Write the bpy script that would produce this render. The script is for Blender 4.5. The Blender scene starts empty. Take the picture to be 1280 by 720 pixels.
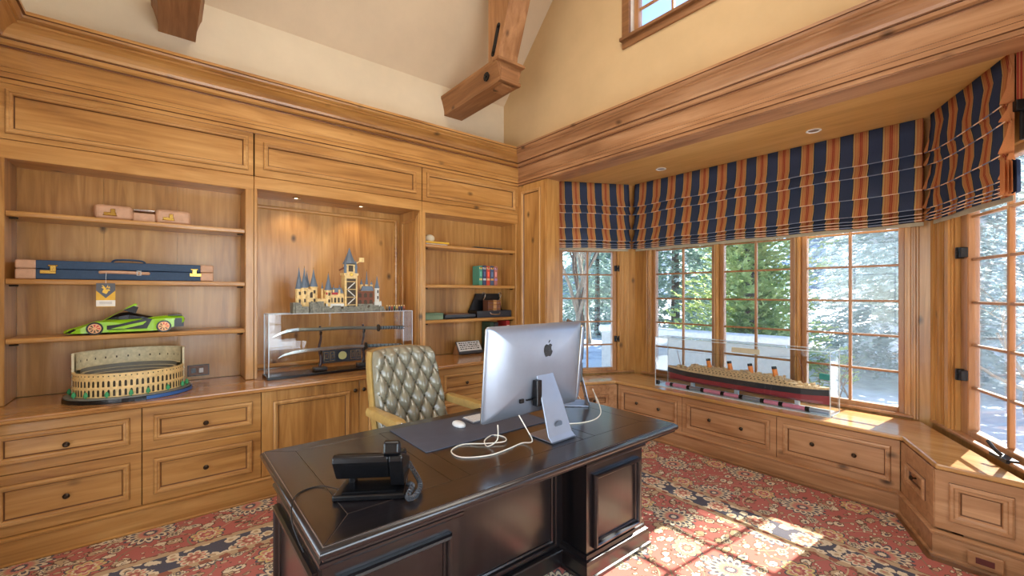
import bpy, math, random
from mathutils import Vector, Matrix
R = math.radians
rnd = random.Random(7)
scene = bpy.context.scene
COL = scene.collection

# ------------------------------------------------------------------ camera
F_PX, HOR, CAM_H, YAW = 538.0, 366.5, 1.55, 51.1
cam_d = bpy.data.cameras.new('camera'); cam = bpy.data.objects.new('camera', cam_d); COL.objects.link(cam)
cam_d.sensor_width = 36.0; cam_d.lens = 36.0 * F_PX / 1280.0
cam_d.shift_y = (HOR - 360.0) / 1280.0; cam_d.clip_start = 0.02; cam_d.clip_end = 400
cam.location = (0, 0, CAM_H); cam.rotation_euler = (R(90), 0, R(YAW - 90))
scene.camera = cam

# ------------------------------------------------------------------ world, sun, lamps, exposure
SUN_EL, SUN_AZ = 35.0, -5.0
world = bpy.data.worlds.new('sky'); scene.world = world; world.use_nodes = True
wn = world.node_tree; wn.nodes.clear()
w_out = wn.nodes.new('ShaderNodeOutputWorld'); w_bg = wn.nodes.new('ShaderNodeBackground'); w_sky = wn.nodes.new('ShaderNodeTexSky')
w_sky.sky_type = 'NISHITA'; w_sky.sun_disc = False; w_sky.sun_elevation = R(SUN_EL); w_sky.sun_rotation = R(90 - SUN_AZ)
w_sky.altitude = 1700; w_sky.air_density = 1.0; w_sky.dust_density = 0.05; w_sky.ozone_density = 2.0
w_bg.inputs['Strength'].default_value = 0.5
wn.links.new(w_sky.outputs[0], w_bg.inputs[0]); wn.links.new(w_bg.outputs[0], w_out.inputs[0])

def lamp(name, kind, loc, energy, color=(1, 1, 1), size=1.0, size_y=None, target=None, direction=None):
    d = bpy.data.lights.new(name, kind); d.energy = energy; d.color = color
    o = bpy.data.objects.new(name, d); COL.objects.link(o); o.location = loc
    if kind == 'AREA':
        d.size = size
        if size_y: d.shape = 'RECTANGLE'; d.size_y = size_y
    if target is not None: direction = Vector(target) - Vector(loc)
    if direction is not None: o.rotation_euler = Vector(direction).to_track_quat('-Z', 'Y').to_euler()
    return o
sd = Vector((math.cos(R(SUN_EL)) * math.cos(R(SUN_AZ)), math.cos(R(SUN_EL)) * math.sin(R(SUN_AZ)), math.sin(R(SUN_EL))))
sun = lamp('sun', 'SUN', (20, -2, 14), 24.0, (1.0, 0.94, 0.86), direction=-sd); sun.data.angle = R(0.55)
lamp('ridge_lamp', 'AREA', (1.2, 1.6, 5.2), 66, (1.0, 0.93, 0.84), 2.6, 1.6, direction=(0, 0, -1))  # added overhead fill light, out of view, no fixture built
lamp('daylight_garden_door', 'AREA', (1.3, -0.82, 1.5), 84, (0.88, 0.94, 1.0), 2.5, 2.1, direction=(0.1, 1, 0.12))  # added cool fill light outside the front opening, out of view
lamp('daylight_entry_door', 'AREA', (-1.10, 1.7, 1.4), 48, (1.0, 0.95, 0.9), 2.4, 2.3, direction=(1, 0.0, 0.08))  # added warm fill light outside the left opening, out of view
scene.view_settings.view_transform = 'Standard'; scene.view_settings.look = 'None'
scene.view_settings.gamma = 1.0; scene.view_settings.use_curve_mapping = False
scene.view_settings.exposure = 0.0
scene.cycles.use_denoising = True
scene.cycles.max_bounces = 10; scene.cycles.transparent_max_bounces = 24
scene.cycles.sample_clamp_indirect = 6.0

# ------------------------------------------------------------------ node material helpers
def lin(c):
    f = lambda v: v / 12.92 if v <= .04045 else ((v + .055) / 1.055) ** 2.4
    return tuple(f(v / 255.0) for v in c) + (1.0,)
class NT:
    def __init__(self, name):
        self.m = bpy.data.materials.new(name); self.m.use_nodes = True
        self.t = self.m.node_tree; self.t.nodes.clear()
        self.out = self.t.nodes.new('ShaderNodeOutputMaterial')
    def n(self, typ, **kw):
        o = self.t.nodes.new(typ)
        for k, v in kw.items(): setattr(o, k, v)
        return o
    def l(self, a, b): self.t.links.new(a, b)
    def put(self, sock, v):
        if isinstance(v, bpy.types.NodeSocket): self.l(v, sock)
        else: sock.default_value = v
    def ma(self, op, a, b=None, c=None):
        o = self.n('ShaderNodeMath', operation=op); self.put(o.inputs[0], a)
        if b is not None: self.put(o.inputs[1], b)
        if c is not None: self.put(o.inputs[2], c)
        return o.outputs[0]
    def mix(self, f, a, b):
        o = self.n('ShaderNodeMix', data_type='RGBA'); self.put(o.inputs[0], f)
        self.put(o.inputs[6], a); self.put(o.inputs[7], b); return o.outputs[2]
    def pos(self): return self.n('ShaderNodeNewGeometry').outputs['Position']
    def mapping(self, v, scale=(1, 1, 1), rot=(0, 0, 0)):
        o = self.n('ShaderNodeMapping'); self.l(v, o.inputs[0]); o.inputs['Scale'].default_value = scale
        o.inputs['Rotation'].default_value = rot; return o.outputs[0]
    def noise(self, v, scale, detail=4, rough=.55, dist=0.0):
        o = self.n('ShaderNodeTexNoise')
        if v is not None: self.l(v, o.inputs['Vector'])
        o.inputs['Scale'].default_value = scale; o.inputs['Detail'].default_value = detail
        o.inputs['Roughness'].default_value = rough; o.inputs['Distortion'].default_value = dist
        return o.outputs[0]
    def voro(self, v, scale, feature='F1', out='Distance', rand=1.0):
        o = self.n('ShaderNodeTexVoronoi', feature=feature); self.l(v, o.inputs['Vector'])
        o.inputs['Scale'].default_value = scale; o.inputs['Randomness'].default_value = rand
        return o.outputs[out]
    def ramp(self, f, stops, interp='LINEAR'):
        o = self.n('ShaderNodeValToRGB'); cr = o.color_ramp; cr.interpolation = interp
        while len(cr.elements) < len(stops): cr.elements.new(0.5)
        for e, (p, c) in zip(cr.elements, stops): e.position = p; e.color = c if len(c) == 4 else tuple(c) + (1,)
        self.put(o.inputs[0], f); return o.outputs[0]
    def bsdf(self, color, rough=.5, metal=0.0, spec=.5, bump=None, bump_s=.2, coat=0.0, coat_r=.12, **kw):
        b = self.n('ShaderNodeBsdfPrincipled'); self.put(b.inputs['Base Color'], color); self.put(b.inputs['Roughness'], rough)
        b.inputs['Metallic'].default_value = metal; b.inputs['Specular IOR Level'].default_value = spec
        b.inputs['Coat Weight'].default_value = coat; b.inputs['Coat Roughness'].default_value = coat_r
        for k, v in kw.items(): self.put(b.inputs[k.replace('_', ' ')], v)
        if bump is not None:
            bp = self.n('ShaderNodeBump'); bp.inputs['Strength'].default_value = bump_s; bp.inputs['Distance'].default_value = .01
            self.l(bump, bp.inputs['Height']); self.l(bp.outputs[0], b.inputs['Normal'])
        self.l(b.outputs[0], self.out.inputs[0]); return b

def plain(name, rgb, rough=.5, metal=0.0, spec=.5, coat=0.0, var=.08, vs=14):
    t = NT(name); c = lin(rgb)
    nz = t.noise(t.pos(), vs, 3)
    lo = tuple(v * (1 - var) for v in c[:3]) + (1,); hi = tuple(min(1, v * (1 + var)) for v in c[:3]) + (1,)
    t.bsdf(t.ramp(nz, [(.3, lo), (.7, hi)]), rough, metal, spec, coat=coat); return t.m

def wood(name, dark, mid, light, axis, rough=.33, knots=True, scale=1.0, coat=.25):
    t = NT(name); p = t.pos()
    s = [7.0 * scale] * 3; s[axis] = .55 * scale
    g = t.noise(t.mapping(p, tuple(s)), 2.2, 6, .56, 1.2)
    s2 = [2.2 * scale] * 3; s2[axis] = .5 * scale
    b = t.noise(t.mapping(p, tuple(s2)), 1.3, 3, .5, .5)
    s3 = [60.0] * 3; s3[axis] = 1.5
    fine = t.noise(t.mapping(p, tuple(s3)), 2.0, 2, .5)
    f = t.ma('ADD', t.ma('MULTIPLY', g, .5), t.ma('MULTIPLY', b, .5))
    col = t.ramp(f, [(.30, lin(dark)), (.48, lin(mid)), (.66, lin(light))])
    col = t.mix(t.ma('MULTIPLY', t.ma('SUBTRACT', fine, .35), .28), col, lin(dark))
    if knots:
        s4 = [1.0] * 3; s4[axis] = .62
        d = t.voro(t.mapping(p, tuple(s4)), 3.6)
        k = t.ramp(d, [(0.0, (1, 1, 1, 1)), (.045, (.7, .7, .7, 1)), (.11, (0, 0, 0, 1))])
        col = t.mix(k, col, lin(tuple(v * .42 for v in dark)))
    t.bsdf(col, rough, 0, .45, bump=g, bump_s=.05, coat=coat, coat_r=.2 if coat > .8 else .12); return t.m

M = {}
AX = 'xyz'
for i, a in enumerate(AX):
    M['alder_' + a] = wood('honey_alder_' + a, (128, 80, 36), (182, 128, 66), (212, 160, 94), i)
    M['bench_' + a] = wood('window_seat_alder_' + a, (122, 80, 48), (174, 124, 82), (204, 156, 112), i)
    M['glaze_' + a] = wood('glazed_alder_' + a, (140, 92, 44), (186, 134, 74), (218, 170, 108), i)
    M['beam_' + a] = wood('beam_timber_' + a, (112, 74, 42), (150, 102, 60), (182, 132, 86), i, .55, coat=0)
    M['espresso_' + a] = wood('espresso_wood_' + a, (10, 9, 11), (17, 14, 16), (28, 23, 25), i, .30, False, coat=1.0)
M['alder_top'] = wood('oiled_alder_top', (140, 90, 46), (180, 126, 70), (204, 154, 96), 0, .22, coat=.5)
M['seat_top'] = wood('seat_top_alder', (150, 104, 56), (190, 140, 82), (214, 166, 106), 1, .2, coat=.5)
M['soffit'] = wood('soffit_alder', (190, 138, 70), (214, 164, 92), (228, 182, 112), 1, .4, False, coat=.1)  # lighter alder: bounce light from below is put into the colour
M['sash'] = wood('sash_alder', (128, 84, 50), (164, 112, 66), (188, 138, 90), 2, .4, False)
M['floorwood'] = wood('floor_boards', (90, 58, 34), (120, 80, 48), (140, 98, 60), 0)

def plaster(name, rgb):
    t = NT(name); p = t.pos(); c = lin(rgb)
    a = t.noise(p, 2.2, 5, .6); b = t.noise(p, 28, 5, .6)
    lo = tuple(v * .9 for v in c[:3]) + (1,)
    t.bsdf(t.ramp(a, [(.3, lo), (.7, c)]), .85, 0, .2, bump=b, bump_s=.12); return t.m
M['plaster_tan'] = plaster('tan_plaster', (218, 186, 138))
M['plaster'] = plaster('warm_plaster', (226, 208, 176))
M['ceiling'] = plaster('ceiling_plaster', (224, 202, 168))
M['knob'] = plain('dark_bronze', (72, 60, 48), .35, .9)
M['black_metal'] = plain('black_iron', (34, 34, 36), .45, .6)
M['brass'] = plain('brass', (196, 156, 78), .25, 1.0)
M['chrome'] = plain('chrome', (205, 208, 212), .15, 1.0)
M['alu'] = plain('brushed_aluminium', (160, 166, 178), .34, .75, var=.03)
M['alu_edge'] = plain('aluminium_edge', (214, 196, 158), .25, .9)
M['black'] = plain('black_plastic', (16, 16, 18), .25)
M['screen'] = plain('screen_glass', (8, 8, 10), .05)
M['dark_grey'] = plain('dark_grey_plastic', (58, 60, 64), .4)
M['pad'] = plain('charcoal_desk_pad', (72, 77, 90), .55)
M['white'] = plain('white_plastic', (228, 226, 222), .35)
M['cable_white'] = plain('white_cable', (232, 222, 204), .45)
M['cable_black'] = plain('black_cable', (28, 28, 30), .45)
M['leather'] = plain('olive_leather', (146, 141, 120), .2, 0, .6, coat=.8, var=.12, vs=30)
M['leather_tan'] = plain('tan_leather', (186, 152, 88), .35, 0, .5, coat=.2, var=.12, vs=22)
M['navy_leather'] = plain('navy_canvas', (38, 62, 88), .6, var=.15, vs=60)
M['pink_leather'] = plain('pale_tan_leather', (196, 150, 116), .5, var=.1, vs=30)
M['teal'] = plain('teal_panel', (40, 128, 120), .5)
M['white_trim'] = plain('white_recess_trim', (236, 232, 222), .5)
M['snow'] = None

def emit(name, rgb, s):
    t = NT(name); e = t.n('ShaderNodeEmission'); e.inputs[0].default_value = lin(rgb); e.inputs[1].default_value = s
    t.l(e.outputs[0], t.out.inputs[0]); return t.m
M['lampglow'] = emit('warm_lamp', (255, 226, 180), 9.0)
M['lampdim'] = plain('unlit_lamp_lens', (150, 130, 110), .3)

def glass(name, gloss=.07, tint=(1, 1, 1), rough=.0, dust=0.0):
    t = NT(name); tr = t.n('ShaderNodeBsdfTransparent'); tr.inputs[0].default_value = tuple(tint) + (1,)
    gl = t.n('ShaderNodeBsdfGlossy'); gl.inputs['Roughness'].default_value = rough
    lw = t.n('ShaderNodeLayerWeight'); lw.inputs[0].default_value = .25
    f = t.ma('ADD', t.ma('MULTIPLY', lw.outputs['Fresnel'], .35), gloss)
    mx = t.n('ShaderNodeMixShader'); t.l(f, mx.inputs[0]); t.l(tr.outputs[0], mx.inputs[1]); t.l(gl.outputs[0], mx.inputs[2])
    last = mx
    if dust:
        dd = t.n('ShaderNodeBsdfTranslucent'); dd.inputs[0].default_value = (.88, .94, 1, 1); m2 = t.n('ShaderNodeMixShader'); m2.inputs[0].default_value = dust
        t.l(mx.outputs[0], m2.inputs[1]); t.l(dd.outputs[0], m2.inputs[2]); last = m2
    t.l(last.outputs[0], t.out.inputs[0]); return t.m
M['glass'] = glass('window_glass', .015, (.96, .98, .98), dust=.016)  # bluish-white glare haze is mixed into the pane material
M['acrylic'] = glass('clear_acrylic', .02, (.97, .98, .98))
M['acrylic_edge'] = plain('acrylic_edge', (206, 216, 216), .12)

# striped roman blind fabric: UV x runs across the cloth in metres
t = NT('striped_blind_fabric'); uv = t.n('ShaderNodeUVMap').outputs[0]
sx = t.n('ShaderNodeSeparateXYZ'); t.l(uv, sx.inputs[0])
fr = t.ma('FRACT', t.ma('DIVIDE', sx.outputs[0], .192))
NAVY, GOLD, ORANGE, RED = lin((74, 83, 106)), lin((214, 176, 112)), lin((214, 140, 88)), lin((178, 72, 58))
stc = t.ramp(fr, [(0, NAVY), (.44, lin((44, 44, 54))), (.46, GOLD), (.51, ORANGE), (.57, lin((222, 160, 96))), (.60, ORANGE), (.68, RED), (.715, ORANGE), (.735, RED), (.77, ORANGE), (.85, lin((222, 160, 96))), (.88, ORANGE), (.935, GOLD), (.975, lin((44, 44, 54)))], 'CONSTANT')
wv = t.noise(t.pos(), 160, 2); stc = t.mix(t.ma('MULTIPLY', wv, .25), stc, lin((20, 18, 20)))
dif = t.n('ShaderNodeBsdfDiffuse'); t.l(stc, dif.inputs[0]); trl = t.n('ShaderNodeBsdfTranslucent'); t.l(stc, trl.inputs[0])
mx = t.n('ShaderNodeMixShader'); mx.inputs[0].default_value = .3; t.l(dif.outputs[0], mx.inputs[1]); t.l(trl.outputs[0], mx.inputs[2])
t.l(mx.outputs[0], t.out.inputs[0]); M['stripe'] = t.m
stp = t.mix(.55, stc, lin((236, 206, 176))); M['stripe'] = t.m
t2 = NT('pale_fold_welt'); uv = t2.n('ShaderNodeUVMap').outputs[0]; s2_ = t2.n('ShaderNodeSeparateXYZ'); t2.l(uv, s2_.inputs[0])
t2.bsdf(t2.ramp(t2.ma('FRACT', t2.ma('DIVIDE', s2_.outputs[0], .192)), [(0, lin((120, 130, 150))), (.46, lin((236, 196, 160)))], 'CONSTANT'), .8); M['stripe_pale'] = t2.m
M['lining'] = plain('blind_lining', (176, 160, 132), .9)

# persian rug: flat print made of node lattices
def rug_material():
    t = NT('persian_rug'); p = t.pos(); dn = t.n('ShaderNodeTexNoise'); t.l(p, dn.inputs['Vector']); dn.inputs['Scale'].default_value = 7
    s = t.n('ShaderNodeSeparateXYZ'); t.l(p, s.inputs[0]); x, y = s.outputs[0], s.outputs[1]
    wob = t.ma('MULTIPLY', t.ma('SUBTRACT', dn.outputs[0], .5), .05)
    wob2 = t.ma('MULTIPLY', t.ma('SUBTRACT', t.noise(t.mapping(p, (1, 1, 1), (0, 0, 1.0)), 6, 2), .5), .05)
    xw, yw = t.ma('ADD', x, wob), t.ma('ADD', y, wob2)
    CREAM, RUGRED, NAV, TAN, ROSE, OLIVE = lin((226, 206, 170)), lin((172, 88, 82)), lin((66, 74, 88)), lin((190, 160, 122)), lin((204, 128, 110)), lin((136, 124, 94))
    def lattice(px, py, ox, oy, n, Rr, shift=.5):
        row = t.ma('ADD', t.ma('DIVIDE', yw, py), oy); ri = t.ma('FLOOR', row)
        a = t.ma('ADD', t.ma('ADD', t.ma('DIVIDE', xw, px), ox), t.ma('MULTIPLY', ri, shift))
        lx = t.ma('MULTIPLY', t.ma('SUBTRACT', t.ma('FRACT', a), .5), px); ly = t.ma('MULTIPLY', t.ma('SUBTRACT', t.ma('FRACT', row), .5), py)
        r = t.ma('SQRT', t.ma('ADD', t.ma('MULTIPLY', lx, lx), t.ma('MULTIPLY', ly, ly)))
        th = t.ma('ARCTAN2', ly, lx); pet = t.ma('ABSOLUTE', t.ma('COSINE', t.ma('MULTIPLY', th, n / 2.0)))
        rp = t.ma('MULTIPLY', t.ma('ADD', .74, t.ma('MULTIPLY', pet, .26)), Rr)
        return t.ma('DIVIDE', r, rp), pet
    lt = lambda v, k: t.ma('LESS_THAN', v, k)
    # vines and leaves on the red ground
    v1 = t.ma('ABSOLUTE', t.ma('SINE', t.ma('ADD', t.ma('MULTIPLY', xw, 9.5), t.ma('MULTIPLY', t.ma('SINE', t.ma('MULTIPLY', yw, 8.0)), 2.1))))
    v2 = t.ma('ABSOLUTE', t.ma('SINE', t.ma('ADD', t.ma('MULTIPLY', yw, 10.5), t.ma('MULTIPLY', t.ma('SINE', t.ma('MULTIPLY', xw, 7.0)), 2.3))))
    col = t.mix(t.noise(p, 1.6, 3), RUGRED, lin((194, 104, 92)))
    col = t.mix(lt(v1, .055), col, OLIVE); col = t.mix(lt(v2, .05), col, TAN)
    comb = t.n('ShaderNodeCombineXYZ'); t.l(xw, comb.inputs[0]); t.l(yw, comb.inputs[1])
    for sc_, th_, c_, inner in ((7.0, .30, TAN, CREAM), (8.5, .30, CREAM, NAV), (13.0, .24, TAN, ROSE), (16.0, .24, CREAM, OLIVE), (23.0, .22, CREAM, CREAM)):
        mp = t.mapping(comb.outputs[0], (1, 1.45, 1), (0, 0, sc_)); v = t.n('ShaderNodeTexVoronoi'); t.l(mp, v.inputs['Vector']); v.inputs['Scale'].default_value = sc_
        d = v.outputs['Distance']; jag = t.ma('MULTIPLY', t.noise(p, 70, 2), .22)
        d = t.ma('ADD', d, t.ma('SUBTRACT', jag, .1))
        ck = t.n('ShaderNodeSeparateColor'); t.l(v.outputs['Color'], ck.inputs[0])
        keep = t.ma('GREATER_THAN', ck.outputs[0], .30)
        col = t.mix(t.ma('MULTIPLY', keep, lt(d, th_ + .06)), col, lin((88, 60, 50)))
        col = t.mix(t.ma('MULTIPLY', keep, lt(d, th_)), col, c_)
        col = t.mix(t.ma('MULTIPLY', keep, lt(d, th_ * .42)), col, inner)
    def medallion(col, v, pet, c0, c1, c2, c3):
        col = t.mix(lt(v, 1.12), col, NAV); col = t.mix(lt(v, 1.0), col, c0); col = t.mix(t.ma('MULTIPLY', lt(v, .82), t.ma('GREATER_THAN', pet, .55)), col, c1)
        col = t.mix(lt(v, .62), col, c2); col = t.mix(lt(v, .5), col, c3); col = t.mix(lt(v, .3), col, c1); return t.mix(lt(v, .16), col, c0)
    v, pe = lattice(.56, .50, .13, .3, 16, .125); col = medallion(col, v, pe, CREAM, NAV, TAN, ROSE)
    v, pe = lattice(.56, .50, .62, .78, 9, .085, .5); col = medallion(col, v, pe, lin((214, 186, 120)), ROSE, CREAM, RUGRED)
    v, pe = lattice(.28, .25, .3, .55, 6, .034, .5); col = medallion(col, v, pe, CREAM, OLIVE, TAN, NAV)
    # guard border that follows the two walls
    b = t.ma('MAXIMUM', t.ma('SUBTRACT', x, 2.97), t.ma('SUBTRACT', y, 3.0)); bw = t.ma('ADD', b, t.ma('MULTIPLY', wob, .25))
    inb = t.ma('MULTIPLY', t.ma('GREATER_THAN', b, 0.0), lt(b, .275))
    band = TAN; v, pe = lattice(.09, .09, 0, 0, 5, .03); band = t.mix(lt(v, 1.0), TAN, lin((150, 84, 66)))
    nav = t.mix(t.noise(p, 3, 2), NAV, lin((52, 66, 88)))
    mp = t.mapping(comb.outputs[0], (1, 1, 1)); vd = t.voro(mp, 15); jag = t.ma('MULTIPLY', t.noise(p, 60, 2), .3)
    nav = t.mix(lt(t.ma('ADD', vd, jag), .66), nav, CREAM); nav = t.mix(lt(t.ma('ADD', vd, jag), .44), nav, TAN); nav = t.mix(lt(t.ma('ADD', vd, jag), .28), nav, ROSE)
    v, pe = lattice(.27, .27, .0, .0, 10, .075, 0.0); nav = medallion(nav, v, pe, CREAM, ROSE, TAN, lin((160, 84, 74)))
    inner = t.ma('MULTIPLY', t.ma('GREATER_THAN', bw, .05), lt(bw, .225))
    band = t.mix(inner, band, nav)
    col = t.mix(inb, col, band)
    edge = t.ma('GREATER_THAN', t.ma('ABSOLUTE', t.ma('SUBTRACT', b, .1375)), .132)
    col = t.mix(t.ma('MULTIPLY', inb, edge), col, lin((96, 66, 52)))
    pile = t.noise(p, 220, 2)
    col = t.mix(t.ma('MULTIPLY', pile, .30), col, lin((176, 146, 120)))
    t.bsdf(col, .95, 0, .1, bump=pile, bump_s=.25); return t.m
M['rug'] = rug_material()

# ------------------------------------------------------------------ mesh helpers
class MB:
    def __init__(self): self.v = []; self.f = []; self.mi = []; self.uv = None
    def add(self, vs, fs, mi=0):
        o = len(self.v); self.v += [tuple(map(float, p)) for p in vs]; self.f += [tuple(i + o for i in f) for f in fs]; self.mi += [mi] * len(fs); return self
    def box(self, x0, x1, y0, y1, z0, z1, mi=0):
        x0, x1 = min(x0, x1), max(x0, x1); y0, y1 = min(y0, y1), max(y0, y1); z0, z1 = min(z0, z1), max(z0, z1)
        return self.add([(x0, y0, z0), (x1, y0, z0), (x1, y1, z0), (x0, y1, z0), (x0, y0, z1), (x1, y0, z1), (x1, y1, z1), (x0, y1, z1)],
                        [(0, 3, 2, 1), (4, 5, 6, 7), (0, 1, 5, 4), (1, 2, 6, 5), (2, 3, 7, 6), (3, 0, 4, 7)], mi)
    def obox(self, B, u0, u1, v0, v1, n0, n1, mi=0):
        """box in a basis B = (O, U, V, N)"""
        O, U, V, N = B; P = lambda u, v, n: O + U * u + V * v + N * n
        return self.add([P(u0, v0, n0), P(u1, v0, n0), P(u1, v1, n0), P(u0, v1, n0), P(u0, v0, n1), P(u1, v0, n1), P(u1, v1, n1), P(u0, v1, n1)],
                        [(0, 3, 2, 1), (4, 5, 6, 7), (0, 1, 5, 4), (1, 2, 6, 5), (2, 3, 7, 6), (3, 0, 4, 7)], mi)
    def frame(self, B, u0, u1, v0, v1, prof, close=False, mi=0):
        """mitred moulding: prof = [(inset, height)], optional centre face"""
        O, U, V, N = B; vs = []; fs = []
        for d, h in prof:
            for (u, v) in ((u0 + d, v0 + d), (u1 - d, v0 + d), (u1 - d, v1 - d), (u0 + d, v1 - d)): vs.append(O + U * u + V * v + N * h)
        for k in range(len(prof) - 1):
            for j in range(4):
                a, b = k * 4 + j, k * 4 + (j + 1) % 4; fs.append((a, b, b + 4, a + 4))
        if close: m = (len(prof) - 1) * 4; fs.append((m, m + 1, m + 2, m + 3))
        return self.add(vs, fs, mi)
    def prism(self, pts, z0, z1, mi=0):
        n = len(pts); vs = [(x, y, z0) for x, y in pts] + [(x, y, z1) for x, y in pts]
        return self.add(vs, [tuple(range(n - 1, -1, -1)), tuple(range(n, 2 * n))] + [(i, (i + 1) % n, n + (i + 1) % n, n + i) for i in range(n)], mi)
    def oprism(self, B, pts, n0, n1, mi=0):
        O, U, V, N = B; n = len(pts); vs = [O + U * a + V * b + N * n0 for a, b in pts] + [O + U * a + V * b + N * n1 for a, b in pts]
        return self.add(vs, [tuple(range(n - 1, -1, -1)), tuple(range(n, 2 * n))] + [(i, (i + 1) % n, n + (i + 1) % n, n + i) for i in range(n)], mi)
    def cyl(self, p0, p1, r0, r1=None, n=12, mi=0, caps=True):
        r1 = r0 if r1 is None else r1; p0, p1 = Vector(p0), Vector(p1); ax = (p1 - p0).normalized()
        a = ax.orthogonal().normalized(); b = ax.cross(a); vs = []
        for p, r in ((p0, r0), (p1, r1)):
            for i in range(n): an = 2 * math.pi * i / n; vs.append(p + (a * math.cos(an) + b * math.sin(an)) * r)
        fs = [(i, (i + 1) % n, n + (i + 1) % n, n + i) for i in range(n)]
        if caps: fs += [tuple(range(n - 1, -1, -1)), tuple(range(n, 2 * n))]
        return self.add(vs, fs, mi)
    def tube(self, pts, r, n=6, mi=0, taper=None):
        pts = [Vector(p) for p in pts]; vs = []; fs = []; a = None
        for i, p in enumerate(pts):
            d = (pts[min(i + 1, len(pts) - 1)] - pts[max(i - 1, 0)])
            if d.length < 1e-9: d = Vector((0, 0, 1))
            d.normalize(); a = d.orthogonal().normalized() if a is None else (a - d * a.dot(d))
            if a.length < 1e-6: a = d.orthogonal()
            a = a.normalized(); b = d.cross(a)
            rr = r if taper is None else r + (taper - r) * i / (len(pts) - 1)
            for k in range(n): an = 2 * math.pi * k / n; vs.append(p + (a * math.cos(an) + b * math.sin(an)) * rr)
        for i in range(len(pts) - 1):
            for k in range(n): q = i * n + k; w = i * n + (k + 1) % n; fs.append((q, w, w + n, q + n))
        m = (len(pts) - 1) * n; fs += [tuple(range(n - 1, -1, -1)), tuple(range(m, m + n))]
        return self.add(vs, fs, mi)
    def ball(self, c, rx, ry=None, rz=None, nu=12, nv=8, mi=0):
        ry = rx if ry is None else ry; rz = rx if rz is None else rz; vs = [(c[0], c[1], c[2] - rz)]; fs = []
        for j in range(1, nv):
            ph = -math.pi / 2 + math.pi * j / nv
            for i in range(nu): th = 2 * math.pi * i / nu; vs.append((c[0] + rx * math.cos(ph) * math.cos(th), c[1] + ry * math.cos(ph) * math.sin(th), c[2] + rz * math.sin(ph)))
        vs.append((c[0], c[1], c[2] + rz)); e = len(vs) - 1
        for i in range(nu):
            fs.append((0, 1 + (i + 1) % nu, 1 + i)); fs.append((e, e - nu + i, e - nu + (i + 1) % nu))
        for j in range(nv - 2):
            for i in range(nu): a = 1 + j * nu + i; b = 1 + j * nu + (i + 1) % nu; fs.append((a, b, b + nu, a + nu))
        return self.add(vs, fs, mi)
    def lathe(self, c, prof, n=16, mi=0):
        """prof = [(r, z)] about the vertical through c"""
        vs = []; fs = []
        for r, z in prof:
            for i in range(n): an = 2 * math.pi * i / n; vs.append((c[0] + r * math.cos(an), c[1] + r * math.sin(an), c[2] + z))
        for k in range(len(prof) - 1):
            for i in range(n): a = k * n + i; b = k * n + (i + 1) % n; fs.append((a, b, b + n, a + n))
        fs += [tuple(range(n - 1, -1, -1)), tuple(range((len(prof) - 1) * n, len(prof) * n))]
        return self.add(vs, fs, mi)
    def loft(self, secs, closed=True, caps=True, mi=0):
        n = len(secs[0]); vs = [p for s in secs for p in s]; fs = []
        for k in range(len(secs) - 1):
            for i in range(n if closed else n - 1): a = k * n + i; b = k * n + (i + 1) % n; fs.append((a, b, b + n, a + n))
        if caps and closed: fs += [tuple(range(n - 1, -1, -1)), tuple(range((len(secs) - 1) * n, len(secs) * n))]
        return self.add(vs, fs, mi)
    def bounds(self):
        xs, ys, zs = zip(*self.v); return min(xs), max(xs), min(ys), max(ys), min(zs), max(zs)
    def build(self, name, mat, parent=None, smooth=False, bevel=0.0, seg=2, local=False, fix=True):
        """world-coordinate verts; origin goes to the parent's origin, or the base centre when top-level"""
        if parent is not None: off = Vector((0, 0, 0)) if local else world_origin(parent)
        else:
            b = self.bounds(); off = Vector(((b[0] + b[1]) / 2, (b[2] + b[3]) / 2, b[4]))
        me = bpy.data.meshes.new(name); me.from_pydata([tuple(Vector(p) - off) for p in self.v], [], self.f)
        for m in (mat if isinstance(mat, (list, tuple)) else [mat]): me.materials.append(m)
        for p, k in zip(me.polygons, self.mi): p.material_index = k; p.use_smooth = smooth
        if self.uv is not None:
            ul = me.uv_layers.new(name='UVMap')
            for lp in me.loops: ul.data[lp.index].uv = self.uv[lp.vertex_index]
        if fix:
            import bmesh
            bm = bmesh.new(); bm.from_mesh(me); bmesh.ops.recalc_face_normals(bm, faces=bm.faces); bm.to_mesh(me); bm.free()
        me.update()
        o = bpy.data.objects.new(name, me); COL.objects.link(o)
        if parent is not None: o.parent = parent
        else: o.location = off
        if bevel > 0:
            bv = o.modifiers.new('bevel', 'BEVEL'); bv.width = bevel; bv.segments = seg; bv.limit_method = 'ANGLE'; bv.angle_limit = R(40)
            if seg > 1: bv.harden_normals = False
        if smooth and bevel == 0 and hasattr(me, 'set_sharp_from_angle'): me.set_sharp_from_angle(angle=R(45))
        return o
def world_origin(o):
    v = Vector(o.location)
    while o.parent is not None: o = o.parent; v += Vector(o.location)
    return v
def tag(o, label=None, cat=None, group=None, kind=None):
    if label: o['label'] = label
    if cat: o['category'] = cat
    if group: o['group'] = group
    if kind: o['kind'] = kind
    return o
def thing(name, label, cat, loc=(0, 0, 0), rz=0.0, group=None):
    o = bpy.data.objects.new(name, None); COL.objects.link(o); o.location = loc; o.rotation_euler = (0, 0, rz)
    o.empty_display_size = .1; return tag(o, label, cat, group)
def struct(name, mb, mat, parent=None, **kw):
    o = mb.build(name, mat, parent, **kw)
    if parent is None: o['kind'] = 'structure'
    return o
def structE(name, loc=(0, 0, 0)):
    o = bpy.data.objects.new(name, None); COL.objects.link(o); o.location = loc; o['kind'] = 'structure'; return o
def copy_tree(o, parent=None):
    c = o.copy(); COL.objects.link(c); c.parent = parent
    for ch in list(o.children): copy_tree(ch, c)
    return c
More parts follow.
